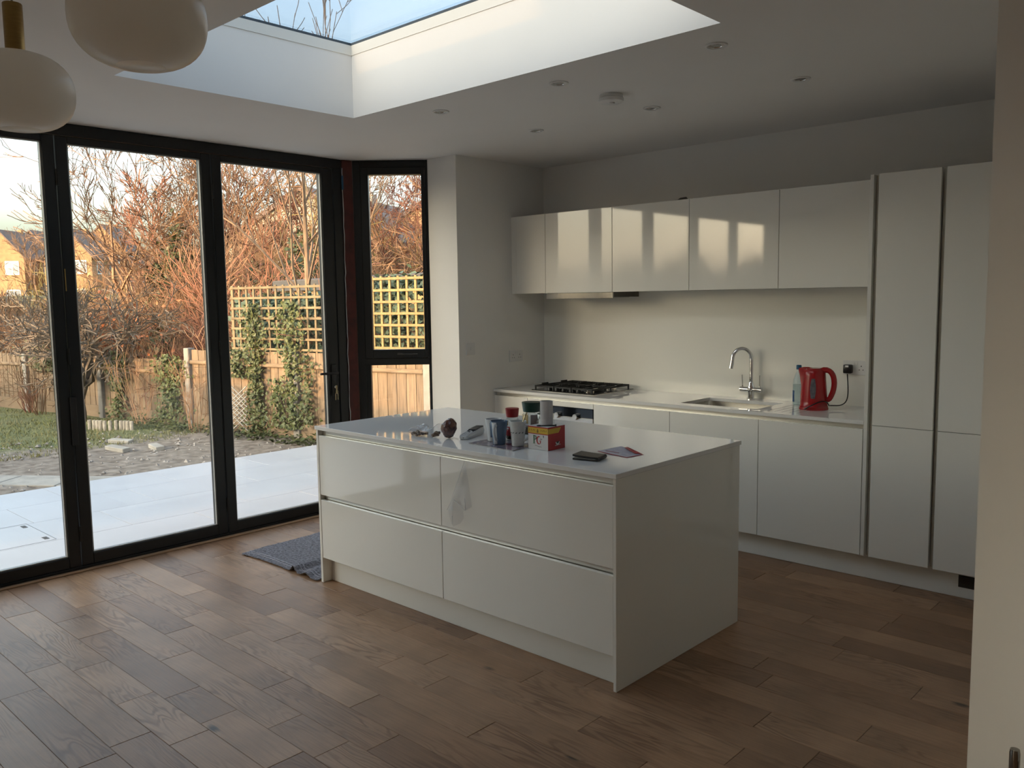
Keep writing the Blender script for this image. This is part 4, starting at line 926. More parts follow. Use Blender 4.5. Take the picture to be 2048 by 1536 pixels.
# ================================================================== outdoors
GZ = -.12
def fence_y(x): return .192*x + 1.901
FD = Vector((1,.192,0)).normalized(); FN = Vector((FD.y,-FD.x,0))   # FN faces the house
FANG = math.atan2(FD.y, FD.x)
class Plant:
    """light-weight builder: tapered twigs and leaves as raw lists"""
    def __init__(s, seed): s.v = []; s.f = []; s.r = random.Random(seed)
    def path(s, pts, rads, n=3):
        b0 = len(s.v); m = len(pts)
        for i, p in enumerate(pts):
            t = (pts[min(i+1,m-1)]-pts[max(i-1,0)]); t.normalize()
            u = t.orthogonal().normalized(); w_ = t.cross(u)
            for k in range(n):
                a = 2*PI*k/n; s.v.append(tuple(p + (u*math.cos(a)+w_*math.sin(a))*rads[i]))
        for i in range(m-1):
            for k in range(n):
                a = b0+i*n+k; b = b0+i*n+(k+1)%n
                s.f.append((a, b, b+n, a+n))
    def grow(s, p, d, L, r, depth, P):
        seg = P['seg'] if depth > 0 else max(2, P['seg']-1)
        pts = [p.copy()]; rads = [r]; dirs = [d.copy()]
        R_ = s.r
        for i in range(seg):
            d = (d + Vector((R_.gauss(0,1),R_.gauss(0,1),R_.gauss(0,.7)))*P['wob'] + Vector((0,0,P['up']))).normalized()
            p = p + d*(L/seg); pts.append(p.copy()); dirs.append(d.copy()); rads.append(max(P['rmin'], r*(1-.72*(i+1)/seg)))
        s.path(pts, rads, 4 if r > .03 else 3)
        if depth <= 0: return
        nchild = max(1, int(P['kids']*R_.uniform(.7,1.3)))
        for c in range(nchild):
            f = R_.uniform(P['from'], 1.0); i = min(seg-1, int(f*seg)); t = f*seg-i
            q = pts[i].lerp(pts[i+1], t); dd = dirs[i+1]
            ax = Vector((R_.gauss(0,1),R_.gauss(0,1),R_.gauss(0,1))); ax = (ax-dd*ax.dot(dd))
            if ax.length < 1e-3: continue
            ax.normalize(); sp = R_.uniform(P['a0'], P['a1'])
            nd = (dd*math.cos(sp)+ax*math.sin(sp)).normalized()
            s.grow(q, nd, L*R_.uniform(.42,.75)*P['shrink'], max(P['rmin'], rads[i]*.62), depth-1, P)
    def leaf(s, p, size, nrm=None):
        R_ = s.r; n = nrm or Vector((R_.gauss(0,1),R_.gauss(0,1),R_.gauss(0,1)))
        n = n.normalized(); u = n.orthogonal().normalized(); a = R_.uniform(0, 2*PI); w_ = n.cross(u); u, w_ = u*math.cos(a)+w_*math.sin(a), w_*math.cos(a)-u*math.sin(a)
        b = len(s.v)
        s.v += [tuple(p-u*size*.5), tuple(p+w_*size*.42+n*size*.1), tuple(p+u*size*.6), tuple(p-w_*size*.42+n*size*.1)]
        s.f += [(b,b+1,b+2),(b,b+2,b+3)]
    def fit(s, h):
        k = h/max(v[2] for v in s.v); s.v = [(a*k, b*k, c*k) for a, b, c in s.v]
    def mesh(s, name, m):
        me = bpy.data.meshes.new(name); me.from_pydata(s.v, [], s.f); me.materials.append(m); return me
def link(name, me, loc, rz=0, sc=1.0, parent=None):
    o = bpy.data.objects.new(name, me); COL.objects.link(o); o.location = loc; o.rotation_euler = (0,0,rz); o.scale = (sc,sc,sc) if not isinstance(sc,(tuple,list)) else sc
    if parent: o.parent = parent
    return o
# ---- ground with lawn, soil and rising bank
def ground_mat():
    m = bpy.data.materials.new('garden_ground'); m.use_nodes = True; n = m.node_tree.nodes; L = m.node_tree.links; b = n['Principled BSDF']
    tc = n.new('ShaderNodeTexCoord'); sx = n.new('ShaderNodeSeparateXYZ'); L.new(tc.outputs['Object'], sx.inputs[0])
    nz = n.new('ShaderNodeTexNoise'); nz.inputs['Scale'].default_value = .9; nz.inputs['Detail'].default_value = 6; L.new(tc.outputs['Object'], nz.inputs['Vector'])
    a = n.new('ShaderNodeMath'); a.operation = 'MULTIPLY_ADD'; a.inputs[1].default_value = 2.6; L.new(nz.outputs['Fac'], a.inputs[0]); L.new(sx.outputs[0], a.inputs[2])
    r = n.new('ShaderNodeMapRange'); r.inputs[1].default_value = -4.6; r.inputs[2].default_value = -3.7; r.inputs[3].default_value = 1; r.inputs[4].default_value = 0; L.new(a.outputs[0], r.inputs[0])
    n2 = n.new('ShaderNodeTexNoise'); n2.inputs['Scale'].default_value = 9; n2.inputs['Detail'].default_value = 8; L.new(tc.outputs['Object'], n2.inputs['Vector'])
    s1 = n.new('ShaderNodeValToRGB'); s1.color_ramp.elements[0].color = (.085,.062,.045,1); s1.color_ramp.elements[1].color = (.25,.21,.17,1); s1.color_ramp.elements[0].position = .3; s1.color_ramp.elements[1].position = .7; L.new(n2.outputs['Fac'], s1.inputs[0])
    g1 = n.new('ShaderNodeValToRGB'); g1.color_ramp.elements[0].color = (.060,.072,.022,1); g1.color_ramp.elements[1].color = (.15,.15,.055,1); g1.color_ramp.elements[0].position = .3; g1.color_ramp.elements[1].position = .7; L.new(n2.outputs['Fac'], g1.inputs[0])
    mx = n.new('ShaderNodeMix'); mx.data_type = 'RGBA'; L.new(r.outputs[0], mx.inputs[0]); L.new(s1.outputs[0], mx.inputs[6]); L.new(g1.outputs[0], mx.inputs[7]); L.new(mx.outputs[2], b.inputs['Base Color'])
    b.inputs['Roughness'].default_value = .95
    bp = n.new('ShaderNodeBump'); bp.inputs['Strength'].default_value = .8; bp.inputs['Distance'].default_value = .03; L.new(n2.outputs['Fac'], bp.inputs['Height']); L.new(bp.outputs[0], b.inputs['Normal'])
    return m
def bank(x, y):
    d = (y-fence_y(x))/math.sqrt(1+.192**2)
    k = min(max((d-1.0)/26, 0), 1); k = k*k*(3-2*k)
    far = min(max((-x-13)/25, 0), 1)
    return GZ + 1.9*k + .5*far + .05*math.sin(x*.7)*math.sin(y*.9)*min(1, max(0, d))
bm = new_bm(); gx = [-130,-105,-85,-70,-55,-45,-38,-32,-27,-23,-20,-17,-15,-13,-11.5]+[-10+.5*k for k in range(15)]+[-2.66,-1.5,-.2]
gy = [-40,-30,-22,-16,-12,-9,-7,-6]+[-5+.5*k for k in range(14)]+[2.4,3.2,4,5,6,7.5,9,11,13,16,20,25,32,42,55,80]
rr = random.Random(4); G = {}
for i, x in enumerate(gx):
    for j, y in enumerate(gy):
        inner = -9.9 < x < -2.7 and -5 < y < 1.4
        G[i,j] = bm.verts.new((x, y, bank(x,y) + (rr.uniform(-.02,.02) if inner else 0)))
for i in range(len(gx)-1):
    for j in range(len(gy)-1): bm.faces.new((G[i,j], G[i+1,j], G[i+1,j+1], G[i,j+1]))
go = obj('ground', bm, ground_mat(), smooth=True); tag(go, 'garden ground of worn lawn and bare soil', 'ground', None, 'structure')
# ground strip right of the house, beyond the side fence
bm = new_bm(); box(bm, -.2, 14, .8, 40, GZ-.1, GZ); tag(obj('side_ground', bm, mat('side_soil', (.12,.10,.07), .95, noise=.4, nscale=4)), 'bare ground at the side of the house', 'ground', None, 'structure')
# ---- patio
PAT = bm = new_bm(); box(bm, -2.70, -.076, -7.5, 1.02, GZ-.1, -.026)
PATIO = tag(obj('patio', bm, mat('patio_grout', (.50,.50,.50), .9, noise=.1, nscale=30)), 'pale porcelain patio outside the folding doors', 'patio', None, 'structure')
PORC = mat('pale_porcelain', (.385,.397,.42), .42, spec=.4, noise=.05, nscale=2.2, rnd=.02)
rowx = [-2.70,-2.095,-1.49,-.885,-.076]
bm0 = None
for i in range(4):
    x0, x1 = rowx[i], rowx[i+1]; yy = -7.5 - (.45 if i % 2 else 0)
    while yy < 1.02:
        a, b = max(yy,-7.5), min(yy+.905,1.02); yy += .905
        if b-a < .05: continue
        bm = new_bm(); box(bm, -(x1-x0)/2+.002, (x1-x0)/2-.002, -(b-a)/2+.002, (b-a)/2-.002, -.026, -.018, .001)
        s_ = obj('paving_slab', bm, PORC, PATIO, world=False); s_.location = ((x0+x1)/2, (a+b)/2, 0)
t = thing('manhole_cover', 'recessed tray manhole cover set in the patio', 'manhole cover', (-1.21,-2.79,-.018))
bm = new_bm()
for a in ((-.3,.3,-.226,-.222),(-.3,.3,.222,.226),(-.302,-.298,-.226,.226),(.298,.302,-.226,.226)): box(bm, *a, -.001, .0012)
obj('steel_rim', bm, mat('rim_grey', (.16,.17,.18), .4, metal=.5, noise=.1), t, world=False)
for dx in (-.16,.16):
    bm = new_bm(); box(bm, .18 if dx > 0 else -.25, .25 if dx > 0 else -.18, .17, .20, 0, .0015); obj('lifting_slot', bm, DARKGAP, t, world=False)
# ---- stepping slabs
CON = mat('old_concrete', (.28,.26,.225), .9, noise=.18, nscale=7, bump=.3, bscale=40, rnd=.08)
pd = Vector((-.80,-.60,0)); pn = Vector((.60,-.80,0)); p0 = Vector((-2.86,-1.20,-.125))
for k in range(6):
    c = p0+pd*(.30+.615*k)+pn*.12
    bm = new_bm(); box(bm, -.30, .30, -.21, .21, -.05, .028, .006)
    o = obj('stepping_slab', bm, CON); o.location = c; o.rotation_euler = (0, 0, math.atan2(pd.y,pd.x)+rr.uniform(-.03,.03))
    tag(o, 'weathered concrete slab in the path leading from the patio', 'paving slab', 'path slabs beside the patio')
# ---- grass
gp = Plant(31)
for _ in range(26000):
    x = -5.0-gp.r.random()**1.3*6.5; y = gp.r.uniform(-6.0, fence_y(x)-.15)
    if x > -5.8 and gp.r.random() < .45: continue
    h = gp.r.uniform(.02,.055); a = gp.r.uniform(0,2*PI); z = bank(x,y)-.004
    dx, dy = math.cos(a)*.006, math.sin(a)*.006; b = len(gp.v)
    gp.v += [(x-dx,y-dy,z),(x+dx,y+dy,z),(x+gp.r.gauss(0,.02),y+gp.r.gauss(0,.02),z+h)]; gp.f.append((b,b+1,b+2))
go2 = link('lawn_grass', gp.mesh('lawn_grass', mat('grass_blade', (.14,.155,.045), .8, noise=.35, nscale=1.5, col2=(.21,.175,.075))), (0,0,0)); tag(go2, 'short patchy lawn grass by the boundary fence', 'grass', None, 'stuff')
# ---- rubble
gp = Plant(12)
for _ in range(900):
    x = gp.r.uniform(-6.2,-2.8); y = gp.r.uniform(-4.5, min(1.0, fence_y(x)-.2)); s_ = gp.r.uniform(.008,.035)*(1 if gp.r.random() < .93 else 1.6); z = bank(x,y); b = len(gp.v)
    q = [Vector((gp.r.uniform(.6,1)*sx_, gp.r.uniform(.5,1)*sy_, gp.r.uniform(.3,.8)*sz_))*s_ for sx_,sy_,sz_ in ((1,0,0),(0,1,0),(-1,0,0),(0,-1,0),(0,0,1),(0,0,-1))]
    gp.v += [(x+p.x, y+p.y, z+p.z+s_*.2) for p in q]
    gp.f += [(b,b+1,b+4),(b+1,b+2,b+4),(b+2,b+3,b+4),(b+3,b,b+4),(b+1,b,b+5),(b+2,b+1,b+5),(b+3,b+2,b+5),(b,b+3,b+5)]
tag(link('rubble', gp.mesh('rubble', mat('rubble_stone', (.24,.215,.19), .9, noise=.4, nscale=5)), (0,0,0)), 'small stones and rubble scattered over bare soil', 'rubble', None, 'stuff')
for x, y, a, l in ((-4.75,-.62,.2,.34),(-4.50,-.28,-.1,.26),(-5.25,-.38,.5,.30)):
    bm = new_bm(); box(bm, -l/2, l/2, -.05, .05, -.02, .03, .006)
    o = obj('broken_slab', bm, CON); o.location = (x, y, bank(x,y)+.01); o.rotation_euler = (.06,.03,a); tag(o, 'broken pale slab piece lying on the soil', 'slab piece', 'broken slab pieces')
t = thing('log_roll_edging', 'low wooden log roll edging at the edge of the lawn', 'edging', (-6.4,-.05,GZ))
for k in range(12):
    bm = new_bm(); x = -6.75+.058*k; y = -.25+.035*k+.02*math.sin(k); lathe(bm, [(.026,bank(x,y)-.03),(.026,.0+.01*math.sin(k*2)),(.02,.008)], (x,y,0), 8); obj('stake', bm, mat('grey_log', (.33,.28,.22), .9, noise=.3, nscale=20, rnd=.12), t, smooth='auto')
# ---- fence
FT = thing('boundary_fence', 'weathered closeboard timber fence with concrete posts along the garden', 'fence', (-6, fence_y(-6), GZ))
WOOD = mat('fence_board', (.165,.112,.068), .85, noise=.30, nscale=5, stretch=(9,9,.8), bump=.15, bscale=60, rnd=.14)
WOOD2 = mat('fence_rail', (.175,.12,.072), .85, noise=.2, nscale=4, stretch=(.8,6,6), rnd=.06)
CPOST = mat('concrete_post', (.22,.20,.175), .9, noise=.12, nscale=14, bump=.2, bscale=90)
PX = [-5.77+1.99*k for k in range(-5,5)]
def fbox(bm, s0, s1, d0, d1, z0, z1, x0, bev=0):   # s along fence from x0, d toward the house
    b2 = bmesh.new(); box(b2, s0, s1, d0, d1, z0, z1, bev)
    o_ = Vector((x0, fence_y(x0), 0)); m = Matrix(((FD.x,FN.x,0,o_.x),(FD.y,FN.y,0,o_.y),(0,0,1,0),(0,0,0,1)))
    bmesh.ops.transform(b2, matrix=m, verts=b2.verts); me = bpy.data.meshes.new('t'); b2.to_mesh(me); b2.free(); bm.from_mesh(me); bpy.data.meshes.remove(me)
bdme = None
for i, x0 in enumerate(PX):
    top = .93 if x0 > -5.9 else .78
    x1 = x0+1.99; Ls = 1.99*math.sqrt(1+.192**2)
    bm = new_bm(); fbox(bm, -.05, .05, -.05, .06, GZ-.1, (top if x0 > -5.9 else .78)+.02, x0, .008); obj('post', bm, CPOST, FT)
    if x0 > 1.5: break
    bm = new_bm(); fbox(bm, .05, Ls-.05, -.02, .025, GZ-.05, .06, x0, .004); obj('gravel_board', bm, WOOD2, FT)
    bm = new_bm(); z0 = top-.16
    fbox(bm, .05, Ls-.05, .012, .055, z0-.03, z0+.02, x0, .012); obj('rail', bm, WOOD2, FT)
    s_ = .05; nb = int((Ls-.1)/.135)
    wd = (Ls-.1)/nb
    for k in range(nb):
        bm = new_bm(); box(bm, -wd/2-.006, wd/2+.004, -.006, .006, .06, top+rr.uniform(-.008,.006))
        for v in bm.verts:
            if v.co.x > 0: v.co.y -= .007
        b_ = obj('board', bm, WOOD, FT, world=False); c = Vector((x0,fence_y(x0),0))+FD*(.05+wd*(k+.5))
        b_.location = c - FT.location; b_.location.z = -FT.location.z; b_.rotation_euler = (0,0,FANG)
# ---- trellis panels
TRW = mat('trellis_batten', (.23,.15,.058), .8, noise=.2, nscale=8, stretch=(4,4,4), rnd=.08)
def trellis(x0, x1, z0, z1, nv, nh, label, TRW=TRW):
    t = thing('trellis_panel', label, 'trellis', ((x0+x1)/2, fence_y((x0+x1)/2), z0)); Ls = (x1-x0)*math.sqrt(1+.192**2)
    for k in range(nv):
        s_ = Ls*k/(nv-1); bm = new_bm(); wv = .015 if 0 < k < nv-1 else .022; fbox(bm, s_-wv, s_+wv, .0, .020, z0, z1, x0, .002); obj('upright_batten', bm, TRW, t)
    for k in range(nh):
        z = z0+.03+(z1-z0-.06)*k/(nh-1); bm = new_bm(); fbox(bm, -.02, Ls+.02, .020, .036, z-.014, z+.014, x0, .002); obj('cross_batten', bm, TRW, t)
trellis(-4.86, -3.30, .935, 1.755, 13, 7, 'square timber trellis overgrown with ivy on the fence', mat('weathered_batten', (.165,.118,.062), .85, noise=.3, nscale=8, rnd=.1))
trellis(-2.78, -1.10, .985, 1.815, 15, 7, 'bright square timber trellis outside the corner window')
t = thing('diamond_lattice', 'small grey diamond lattice leaning on the fence foot', 'trellis', (-4.72,.90,GZ))
for k in range(7):
    for sgn in (-1, 1):
        bm = new_bm(); cz = .02+.062*k; c = Vector((-4.72,fence_y(-4.72)-.09,cz)); d = FD*.15+Vector((0,0,.10*sgn)); h = .006
        tube(bm, [c-d, c+d], .008, 4); obj('slat', bm, mat('grey_slat', (.27,.25,.22), .8, noise=.2, nscale=20), t)
# ---- opposite boundary fence, left of the patio, stepping down towards the house
OF = thing('side_fence', 'stepped timber fence on the left side of the garden', 'fence', (-8,-6.6,GZ))
for k in range(13):
    x0 = -24+1.9*k; top = 1.88-.045*k+(.12 if x0 < -10 else 0)
    if x0+1.9 > -.2: break
    for q in range(10):
        bm = new_bm(); box(bm, -.098, .098, -.01, .01, GZ, top+rr.uniform(-.01,.01)); b_ = obj('board', bm, WOOD, OF, world=False); b_.location = (x0+.095+.19*q+8, 0, -GZ)
    bm = new_bm(); box(bm, x0-.05, x0+.05, -6.64, -6.53, GZ-.1, top+.05); obj('post', bm, CPOST, OF)
# ---- plants
TWIG = mat('twig_brown', (.20,.108,.055), .85, noise=.25, nscale=1.2, rnd=.16)
TWIGR = mat('twig_red', (.205,.084,.048), .85, noise=.25, nscale=1.5, rnd=.14)
TWIGY = mat('twig_olive', (.21,.155,.045), .85, noise=.3, nscale=2, rnd=.1)
BARK = mat('grey_bark', (.13,.098,.07), .9, noise=.35, nscale=9, bump=.4, bscale=50)
IVY = mat('ivy_leaf', (.040,.055,.018), .5, spec=.3, noise=.4, nscale=6, col2=(.085,.09,.028), rnd=.15)
DRYL = mat('dry_leaf', (.38,.13,.05), .8, noise=.4, nscale=9)
def shrub_mesh(seed, h, stems, spread, m, P, leaf=None):
    pl = Plant(seed)
    for k in range(stems):
        a = pl.r.uniform(0, 2*PI); rd = pl.r.uniform(0, spread)
        p = Vector((math.cos(a)*rd*.6, math.sin(a)*rd*.6, -.05)); d = Vector((math.cos(a)*pl.r.uniform(0,.5), math.sin(a)*pl.r.uniform(0,.5), 1)).normalized()
        pl.grow(p, d, h*pl.r.uniform(.55,1.0), pl.r.uniform(.013,.024), 2, P)
    pl.fit(h); return pl.mesh('shrub', m)
PS = dict(seg=4, wob=.16, up=.06, rmin=.0062, kids=7, a0=.3, a1=.95, shrink=.95, **{'from': .2})
PD = dict(seg=4, wob=.26, up=.02, rmin=.0062, kids=8, a0=.4, a1=1.2, shrink=.95, **{'from': .15})
SH = [shrub_mesh(101, 2.6, 16, .8, TWIG, PS), shrub_mesh(102, 2.2, 16, .9, TWIGR, PD), shrub_mesh(103, 3.0, 15, .7, TWIG, PS), shrub_mesh(104, 2.0, 18, 1.0, TWIGR, PS), shrub_mesh(105, 2.8, 14, .8, TWIGY, PD), shrub_mesh(106, 2.4, 16, .9, TWIG, PD)]
srnd = random.Random(77)
def put_shrub(k, x, y, sc, lab, grp):
    rz, sx_, sy_ = srnd.uniform(0, 2*PI), srnd.uniform(.9,1.15), srnd.uniform(.9,1.15)
    if math.hypot(x+16.6, y-11.6) < 4.6 or math.hypot(x+15.2, y-17.0) < 6.2: return      # keep clear of the houses
    if sc > 1.5: sx_ *= .75; sy_ *= .75
    o = link('bare_shrub', SH[k], (x, y, bank(x,y)), rz, (sc*sx_, sc*sy_, sc))
    look = ('brown-twigged', 'low spreading red-twigged', 'tall fine brown-twigged', 'upright red-twigged', 'olive-twigged', 'tangled brown-twigged')[k]
    tag(o, look + ' ' + lab, 'shrub', grp + ', ' + look)
near = 'leafless shrub crowding right behind the boundary fence'; mid = 'leafless shrub in the thicket on the bank behind the fence'
k = 0
x = -15.5
while x < .6:     # first row
    d = srnd.uniform(.7, 1.3); sc = srnd.uniform(.70, .98) if x < -3 else srnd.uniform(.7,.9)
    if x < -9: sc *= .85
    put_shrub(srnd.choice((0,1,3,5,0)), x, fence_y(x)+d, sc, near, 'shrubs right behind the fence'); x += srnd.uniform(.5, .72)
for row, (d0, s0, s1, stp) in enumerate(((2.4,1.0,1.25,.85),(4.2,1.1,1.4,1.0),(6.6,1.2,1.55,1.3),(9.5,1.3,1.7,1.7),(13,1.4,1.8,2.1))):
    x = -17.0-row*2.2
    while x < 1.0-row*1.2:
        sc = srnd.uniform(s0, s1)
        if x < -10.5-row*2.6: sc *= .72
        elif x < -6.5-row*1.0: sc *= 1.22
        if x > -6.5+row*-.6: sc *= .85
        put_shrub(srnd.randrange(6), x, fence_y(x)+d0+srnd.uniform(-.6,.6), sc, mid, 'shrubs on the bank'); x += stp*srnd.uniform(.8,1.2)
def tree_mesh(seed, h, r, m, P, fork=3, lean=.25, depth=4):
    pl = Plant(seed); R_ = pl.r; p = Vector((0,0,-.1)); d = Vector((R_.uniform(-lean,lean)*.3, R_.uniform(-lean,lean)*.3, 1)).normalized()
    th = h*P.get('trunk', .25); pts = [p.copy()]
    for i in range(4): d = (d+Vector((R_.gauss(0,.06),R_.gauss(0,.06),.05))).normalized(); p = p+d*th/4; pts.append(p.copy())
    pl.path(pts, [r*1.25, r, r*.92, r*.86, r*.8], 7)
    for k in range(fork):
        a = 2*PI*k/fork+R_.uniform(-.4,.4); sp = R_.uniform(lean*.8, lean*2.0)
        pl.grow(p-d*.05*k, Vector((math.cos(a)*math.sin(sp), math.sin(a)*math.sin(sp), math.cos(sp))), h*R_.uniform(.55,.75), r*.62, depth, P)
    pl.fit(h); return pl.mesh('tree', m)
PT_ = dict(seg=5, wob=.13, up=.05, rmin=.0085, kids=4.6, a0=.3, a1=.85, shrink=.92, trunk=.22, **{'from': .25})
TR = [tree_mesh(201, 5.3, .12, TWIG, PT_, 4, .32), tree_mesh(202, 5.7, .13, TWIG, PT_, 3, .28), tree_mesh(203, 5.0, .10, TWIGR, PT_, 4, .35)]
def put_tree(k, x, y, sc, rz, lab):
    tag(link('bare_tree', TR[k], (x, y, bank(x,y)), rz, sc), lab, 'tree', 'bare trees on the bank')
for a in ((0,-12.2,3.2,1.02,.4,'broad bare tree with spreading crown, left of the tallest trees'), (1,-13.2,4.6,1.06,2.2,'tall bare tree with ivy climbing its trunks'), (2,-11.2,4.0,1.08,1.2,'bare tree with reddish twigs in front of the ivy-clad tree'),
          (1,-12.5,6.0,1.02,4.0,'bare tree at the right of the tall clump'), (0,-10.6,4.8,1.05,5.1,'dense bare tree seen at the edge of the right door leaf'), (2,-9.6,6.4,.98,.6,'bare tree behind the ivy mound'),
          (0,-8.4,6.6,1.0,3.3,'bare tree left of the corner window view'), (2,-7.6,7.4,1.05,2.1,'bare reddish tree filling the corner window'), (1,-6.0,6.6,1.0,.3,'bare tree at the right of the corner window view'), (1,-27,6.0,.8,1.0,'small far bare tree above the left rooftops'), (0,-19.5,6.2,.82,1.9,'small bare tree in front of the far houses'), (2,-7.0,9.6,1.2,2.9,'tall bare tree far behind the corner window')):
    put_tree(*a)
# slender young tree behind the trellis
pl = Plant(61); PB = dict(seg=5, wob=.07, up=.10, rmin=.005, kids=3.2, a0=.35, a1=.75, shrink=.8, **{'from': .3})
tr = [Vector((.03*math.sin(k*.9), .03*math.cos(k*1.1)-.02*k, .46*k-.1)) for k in range(10)]
pl.path(tr, [.066-.0062*k for k in range(10)], 8)
for k in range(17):
    z = .95+k*.18; i = min(8, int((z+.1)/.46)); p = tr[i].lerp(tr[i+1], ((z+.1)/.46)%1); a = k*2.4
    sp = .75 if k < 9 else .5
    pl.grow(p, Vector((math.cos(a)*math.sin(sp), math.sin(a)*math.sin(sp), math.cos(sp))), 2.5-.055*k, .024-.0006*k, 2, PB)
tag(link('young_tree', pl.mesh('young_tree', mat('pale_bark', (.20,.122,.068), .8, noise=.3, nscale=7)), (-4.55,1.95,GZ), .5), 'slender young bare tree rising behind the ivy-covered trellis', 'tree')
# gnarled fruit tree on the lawn
pl = Plant(62); PG = dict(seg=6, wob=.24, up=.04, rmin=.0068, kids=6, a0=.4, a1=1.2, shrink=.85, **{'from': .2})
tr = [Vector(p) for p in ((0,0,-.1),(.03,0,.12),(-.02,.02,.3),(.06,.03,.48),(.12,.05,.62))]; pl.path(tr, [.085,.075,.07,.068,.06], 8)
for k, (a, sp, l, rd) in enumerate(((.2,1.1,1.35,.045),(2.9,1.15,1.5,.045),(1.2,.8,1.3,.04),(4.2,.7,1.25,.04),(5.3,.95,1.35,.04),(3.4,.45,1.2,.035),(0.6,.35,1.1,.035),(2.6,1.35,1.4,.04))):
    pl.grow(tr[3+(k%2)], Vector((math.cos(a)*math.sin(sp), math.sin(a)*math.sin(sp), math.cos(sp))), l, rd, 3, PG)
tag(link('fruit_tree', pl.mesh('fruit_tree', BARK), (-7.72,.05,GZ), .3), 'gnarled low fruit tree standing on the lawn before the fence', 'tree')
# upright bare shrubs in front of the fence
PV = dict(seg=4, wob=.08, up=.12, rmin=.005, kids=4, a0=.15, a1=.5, shrink=.9, **{'from': .15})
SV = shrub_mesh(111, 2.0, 8, .45, TWIG, PV); SM = shrub_mesh(112, .7, 12, .25, TWIGR, PV)
for x, y, sc, lb in ((-6.5,.42,.62,'upright bare shrub before the fence right of the fruit tree'),(-8.9,-.10,.62,'tall upright bare shrub before the fence at far left'),(-5.35,.62,.55,'upright bare shrub beside the concrete fence post')):
    tag(link('upright_shrub', SV, (x,y,bank(x,y)), srnd.uniform(0,6), sc), lb, 'shrub', 'upright shrubs before the fence')
tag(link('dead_perennial', SM, (-9.35,-.10,bank(-9.35,-.1)), 1, .8), 'clump of dead reddish stems at the fence foot', 'dead plant')
# dry red leaves
pl = Plant(64)
for _ in range(260):
    pl.leaf(Vector((pl.r.gauss(0,.45), pl.r.gauss(0,.3), abs(pl.r.gauss(1.25,.3)))), pl.r.uniform(.05,.10))
tag(link('red_leaf_shrub', pl.mesh('red_leaf_shrub', DRYL), (-8.4,fence_y(-8.4)+.75,GZ), 0), 'shrub holding dry red leaves behind the fence', 'shrub')
# ---- ivy and evergreen masses
def leafy(seed, n, fn, size, m, name):
    pl = Plant(seed)
    for _ in range(n):
        p, nr = fn(pl.r); pl.leaf(p, pl.r.uniform(*size), nr)
    return pl.mesh(name, m)
def column(w0, w1, h):
    def f(r):
        t = r.random(); w_ = (w0+(w1-w0)*t)*(1+.35*math.sin(9*t+1)); a = r.gauss(0,.5)*w_
        return FD*a + FN*(.05+abs(r.gauss(0,.06))) + Vector((0,0,t*h)), FN + Vector((r.gauss(0,.5),r.gauss(0,.5),r.gauss(0,.5)+.3))
    return f
for sd, x, z0, w0, w1, h, n, lb in ((1,-4.42,-.10,.20,.13,1.62,1000,'thick ivy column climbing the left trellis from the ground'), (2,-3.80,.0,.12,.24,1.55,900,'ivy hanging over the middle of the left trellis'), (3,-3.55,.05,.10,.16,.85,260,'thin browning ivy strand at the right end of the left trellis'),
                             (4,-6.10,-.10,.36,.28,.95,900,'ivy mass on the fence left of the concrete post'), (5,-7.25,-.12,.22,.20,1.0,650,'ivy clump on the fence behind the fruit tree'), (6,-4.74,.60,.20,.14,.35,300,'ivy patch at the left foot of the trellis'), (7,-9.0,.5,.6,.7,.5,500,'ivy along the top of the fence at far left'), (8,-4.05,.0,.13,.10,.60,240,'ivy tuft hanging down the fence boards under the trellis')):
    tag(link('ivy', leafy(300+sd, n, column(w0,w1,h), (.03,.06), IVY, 'ivy'), (x, fence_y(x), z0)), lb, 'ivy', 'ivy on the fence and trellis')
def low(r):
    x = r.uniform(-.9,.9); return Vector((x, x*.192+r.uniform(-.45,-.05), abs(r.gauss(0,.05)))), Vector((r.gauss(0,.4),r.gauss(0,.4),1))
tag(link('ground_ivy', leafy(320, 500, low, (.03,.07), IVY, 'ground_ivy'), (-4.05,fence_y(-4.05),bank(-4.05,.9))), 'low ivy creeping over soil at the fence foot by the patio', 'ivy')
tag(link('ground_ivy', leafy(321, 420, low, (.03,.06), IVY, 'ground_ivy'), (-6.0,fence_y(-6.0),bank(-6,.6))), 'low ivy at the fence foot near the lawn edge', 'ivy')
def mound(rx, ry, rz, sh=.8):
    def f(r):
        d = Vector((r.gauss(0,1), r.gauss(0,1), abs(r.gauss(0,1)))).normalized(); k = 1-(1-sh)*r.random()
        k *= 1+.18*math.sin(5*d.x+3*d.y)+.12*math.sin(11*d.z+7*d.x)
        return Vector((d.x*rx*k, d.y*ry*k, d.z*rz*k)), d+Vector((r.gauss(0,.5),r.gauss(0,.5),r.gauss(0,.5)))
    return f
EVG = mat('evergreen_leaf', (.045,.060,.020), .5, noise=.4, nscale=3, col2=(.10,.10,.03), rnd=.1)
CONF = mat('conifer_green', (.045,.085,.065), .7, noise=.4, nscale=8, col2=(.09,.11,.06))
